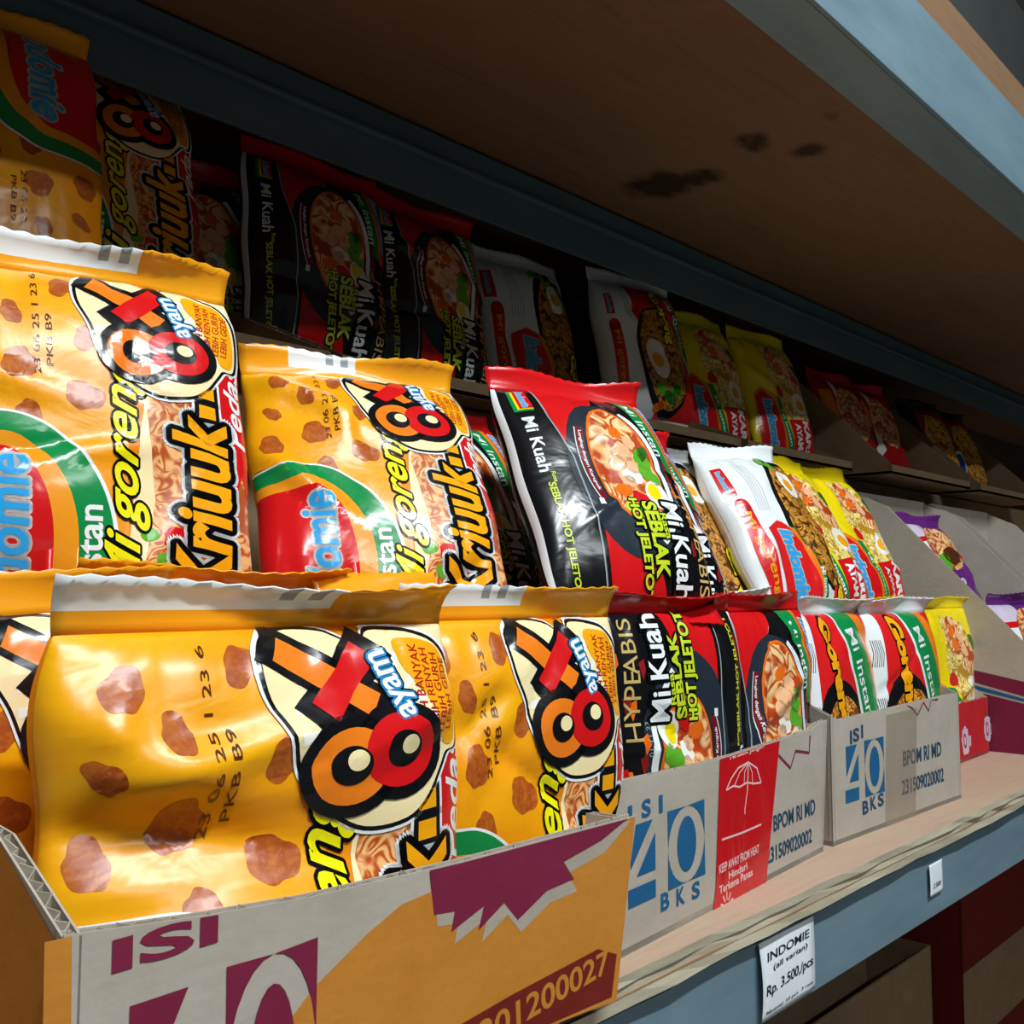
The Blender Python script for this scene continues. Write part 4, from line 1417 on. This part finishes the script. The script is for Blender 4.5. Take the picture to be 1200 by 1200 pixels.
# middle tier
packet(K['kriuk'], (0.173, 0.357, -.010), -11, 14, 0, 'large orange crispy noodle pack at left edge of middle tier, green corner panel', g2, 51, 34, 4, .9, 0.5, 2, fin_h=16, white_strip=(.0, .6),
       extra=((.2, .62, -20, 40, 8, 3), (.55, .8, 75, 40, 6, 2)))
packet(K['kriuk'], (0.295, 0.336, -.014), -20, 30, 0, 'orange crispy noodle pack leaning beside black pack in middle tier, red and green panel showing', g2, 52, 36, 4, 1.1, 0.5, 3, fin_h=15, white_strip=(.2, .48),
       extra=((.12, .5, -50, 40, 7, 6), (.2, .85, -35, 50, 9, 6), (.8, .9, 20, 30, 6, -3)))
packet(K['seblak'], (0.398, 0.385, -.02), -8, 26, 0, 'black pack in shade between orange and black leaning packs', g2, 53, 28, 5, 1, 0.4, 3)
packet(K['seblak'], (0.421, 0.300, -.008), -16, 29, 0, 'black spicy soup noodle pack leaning in middle tier, red bowl picture in full view', g2, 54, 34, 4, .8, 0.4, 2, fin_h=14)
packet(K['seblak'], (0.535, 0.352, -.02), -12, 28, 0, 'black pack mostly hidden behind the leaning bowl pack', g2, 55, 30, 5, 1, 0.4, 3)
packet(K['goreng_front'], (0.613, 0.385, -.02), -12, 27, 0, 'white pack squeezed between the black and white leaning packs', g2, 56, 28, 5, 1, 0.4, 3)
packet(K['goreng_front'], (0.703, 0.350, -.014), -10, 28, 3, 'white fried noodle pack leaning in middle tier, red strip and blue lettering', g2, 57, 38, 5, 1.1, 0.2, 3)
packet(K['kari'], (0.80, 0.37, -.014), -6, 26, 2, 'yellow curry noodle pack beside white pack in middle tier', g2, 58, 28, 5, 1, 0.2, 3)
packet(K['kari'], (0.895, 0.375, -.014), -6, 26, 2, 'yellow curry noodle pack next to bare cardboard side in middle tier', g2, 59, 28, 5, 1, 0.3, 3)
packet(K['purple'], (1.11, 0.372, -.045), -6, 25, 0, 'purple noodle pack leaning between sloped cardboard sides', g2, 60, 28, 5, 1, 0.3, 3)
# top tier
packet(K['kriuk_r'], (0.166, 0.474, .138), -8, 14, 0, 'dim orange pack upside down at upper left corner, green panel uppermost', g3, 70, 30, 5, 1, 0.2, 2)
packet(K['kriuk'], (0.243, 0.515, .155), -5, 13, 0, 'dim orange crispy noodle pack at top left under the overhead shelf', g3, 71, 32, 5, 1, 0.2, 2)
packet(K['seblak'], (0.325, 0.560, .135), -6, 11, 0, 'dim black pack seen edge-on beside the top left orange pack', g3, 72, 30, 5, 1, 0.3, 2)
packet(K['seblak'], (0.394, 0.53, .150), -6, 11, -3, 'dim black bowl picture pack in top tier, nearer of two', g3, 73, 32, 5, 1, 0.3, 2)
packet(K['seblak'], (0.496, 0.53, .145), -3, 11, -2, 'dim black bowl picture pack in top tier beside white pack', g3, 74, 32, 5, 1, 0.3, 2)
packet(K['goreng_front'], (0.632, 0.55, .148), -6, 14, 0, 'dim white pack with red panel, first white one in top tier', g3, 75, 34, 5, 1.2, 0.2, 2)
packet(K['goreng'], (0.745, 0.512, .148), -10, 14, 0, 'dim white fried noodle pack with sunny egg picture in top tier', g3, 76, 36, 5, 1, 0.2, 2)
packet(K['kari'], (0.858, 0.515, .138), -8, 15, 0, 'dim yellow pack next to the egg pack in top tier', g3, 77, 28, 5, 1, 0.2, 2)
packet(K['kari'], (0.965, 0.500, .138), -8, 16, 0, 'dim yellow pack with white lettering beside purple one in top tier', g3, 78, 28, 5, 1, 0.2, 2)
packet(K['purple'], (1.04, 0.545, .128), -8, 14, 0, 'dim purple pack in the top tier behind yellow one', g3, 79, 26, 5, 1, 0.2, 2)
packet(K['red'], (1.145, 0.50, .128), -8, 18, 0, 'dark red pack in the top tier, nearer of two', g3, 80, 28, 5, 1, 0.2, 2)
packet(K['red'], (1.235, 0.50, .128), -8, 18, 0, 'dark red pack in the top tier against a sloped tray side', g3, 81, 28, 5, 1, 0.2, 2)
packet(K['brown'], (1.40, 0.495, .128), -12, 18, 0, 'dark brown pack with blue oval logo in top tier', g3, 82, 30, 5, 1, 0.2, 2)
packet(K['brown'], (1.52, 0.50, .128), -12, 18, 0, 'dark brown pack at far end of top tier', g3, 83, 30, 5, 1, 0.2, 2)

# ------------------------------------------------------------------ price tags


def price_tag(px, label, rows, bend):
    """paper slip tucked behind the plywood edge and hanging down over the beam; px = corner pixels tl, tr, br, bl"""
    Yp = 0.2505
    P = []
    for (x, y) in px:
        r = ray(x, y)
        P.append(r * (Yp / r.y))
    xa, xb = P[0].x, P[1].x
    zt = max(P[0].z, P[1].z) + 0.002
    zb = (P[2].z + P[3].z) / 2
    w, h = (xb - xa) * 1000, (zt - zb) * 1000
    a = Art(w, h)
    for (t, u, v, ln, hh, rot, mt) in rows:
        a.text('handwriting', t, w * u, h * v, w * ln, h * hh, rot, [(0, M[mt])], 1, .012, .12)
    us = np.linspace(0, w, 9)
    vs = np.linspace(0, h, 15)
    root = empty('price_tag', ((xa + xb) / 2, Yp, Z(zb)))
    tag(root, label, 'price tag')

    def S(u, v, off=0):
        t = 1 - v / h
        y = Yp - 0.0006 - bend * math.sin(t * 2.6) * (0.6 + 0.4 * math.cos(u / w * 3)) * 0.5 - off
        return (xa + u / 1000 - root.location.x, y - Yp, v / 1000)
    vv = [S(u, v) for v in vs for u in us]
    fs = [(j * 9 + i, j * 9 + i + 1, j * 9 + i + 10, j * 9 + i + 9) for j in range(14) for i in range(8)]
    mesh_obj('paper', vv, fs, [M['paper']], root, smooth=True).modifiers.new('thickness', 'SOLIDIFY').thickness = 0.0002
    for grp, (me0, co) in a.bake(us, vs).items():
        me = me0.copy()
        me.vertices.foreach_set('co', np.array([S(np.interp(c[0], range(9), us), np.interp(c[1], range(15), vs), 0.0003) for c in co]).ravel())
        link(grp, me, root)


price_tag([(888, 1112), (952, 1078), (952, 1156), (890, 1200)], 'white paper price tag with handwritten 3.500 hanging from the shelf edge',
          [('INDOMIE', .5, .80, .8, .11, .02, 'ink'), ('(all varian)', .52, .64, .66, .09, .02, 'ink'), ('Rp. 3.500,/pcs', .5, .38, .9, .17, .03, 'ink'), ('Minimal 10 pcs  3 rasa', .5, .10, .9, .06, .02, 'ink_grey')], 0.004)
price_tag([(1088, 1018), (1103, 1010), (1103, 1043), (1089, 1051)], 'small white tag far along the steel beam, right of the handwritten one', [('2.500', .5, .3, .6, .15, 0, 'ink_grey')], 0.001)

# ------------------------------------------------------------------ dim goods on the shelf below


def bag(name, loc, r, seed, mat, label, cat='bag'):
    bm = bmesh.new()
    bmesh.ops.create_icosphere(bm, subdivisions=4, radius=1)
    rg = np.random.RandomState(seed)
    ks = rg.uniform(-5, 5, (7, 3))
    ph = rg.uniform(0, 6, 7)
    for v in bm.verts:
        c = np.array(v.co)
        d_ = 1 + 0.06 * sum(math.sin(k @ c + p_) for k, p_ in zip(ks, ph)) * .7
        z = max(v.co.z, -0.75)
        tp = 1 - 0.5 * max(0, z) ** 2
        v.co = Vector((v.co.x * r[0] * d_ * tp, v.co.y * r[1] * d_ * tp, (z + .75) * r[2] * d_))
    me = bpy.data.meshes.new('bag_body')
    bm.to_mesh(me)
    bm.free()
    me.materials.append(mat)
    me.polygons.foreach_set('use_smooth', [True] * len(me.polygons))
    root = empty(name, (loc[0], loc[1], Z(loc[2])))
    tag(root, label, cat)
    link('bag_body', me, root)
    nv, nf = [], []
    for j in range(5):
        for i in range(16):
            an = i / 16 * 2 * math.pi
            rr = (0.16 + 0.22 * (j / 4) ** 2) * r[0] * (1 + .25 * math.sin(3 * an + seed) * j / 4)
            nv.append((rr * math.cos(an), rr * math.sin(an), r[2] * (1.55 + .22 * j / 2)))
    for j in range(4):
        for i in range(16):
            nf.append((j * 16 + i, j * 16 + (i + 1) % 16, j * 16 + 16 + (i + 1) % 16, j * 16 + 16 + i))
    mesh_obj('tied_neck', nv, nf, [mat], root, smooth=True)
    return root


LZ = -0.75
low = carton('dark red carton with yellow foot band in the gloom of the lower shelf', (1.62, 0.57), (2.2, 0.57), 0.11, LZ, -0.46, -0.46, M['card_darkred'], [(0, -.46), (1, -.46)])
p = low['front']
a = Art(1, 1)
a.rect('printed_pattern', 0, 60, p.L * 1000, 175, M['kraft2'], 1)
p.lay(a)
low2 = carton('brown kraft carton in the gloom of the lower shelf behind plastic bags', (1.08, 0.59), (1.55, 0.59), 0.1, LZ, -0.52, -0.52, M['kraft2'], [(0, -.52), (1, -.52)])
bag('plastic_bag', (0.80, 0.52, LZ), (.07, .06, .13), 3, M['bag'], 'crumpled clear plastic bag in shade below the price tag')
bag('plastic_bag', (0.98, 0.52, LZ), (.07, .06, .12), 5, M['bag'], 'crumpled clear plastic bag, middle one before the kraft carton below')
bag('plastic_bag', (1.22, 0.52, LZ), (.08, .06, .11), 9, M['bag'], 'crumpled clear plastic bag nearest the dark red carton below')

# ------------------------------------------------------------------ lamp fixtures on the ceiling
for i, (lx, ly, lz, ln, pw) in enumerate(LAMPS):
    r = empty('tube_lamp', (lx, ly, lz))
    tag(r, ('ceiling tube lamp over the aisle nearest the rack', 'ceiling tube lamp at the far side of the aisle')[i], 'lamp', 'ceiling lamps')
    for nm, bxs, mt in (('housing', [(-ln / 2, ln / 2, -.03, .03, .035, .06)], M['paper']), ('suspension_rod', [(-.4, -.395, -.003, .003, .06, 2.75 - lz), (.395, .4, -.003, .003, .06, 2.75 - lz)], M['steel'])):
        boxes(nm, bxs, mt, r)
    bm = bmesh.new()
    bmesh.ops.create_cone(bm, cap_ends=True, segments=16, radius1=.013, radius2=.013, depth=ln, matrix=Matrix.Translation((0, 0, .02)) @ Matrix.Rotation(math.pi / 2, 4, 'Y'))
    me = bpy.data.meshes.new('tube')
    bm.to_mesh(me)
    bm.free()
    me.materials.append(M['tube'])
    link('tube', me, r)

bpy.data.objects.remove(_to)
bpy.data.curves.remove(_tc)
for me in list(bpy.data.meshes):
    if me.users == 0:
        bpy.data.meshes.remove(me)
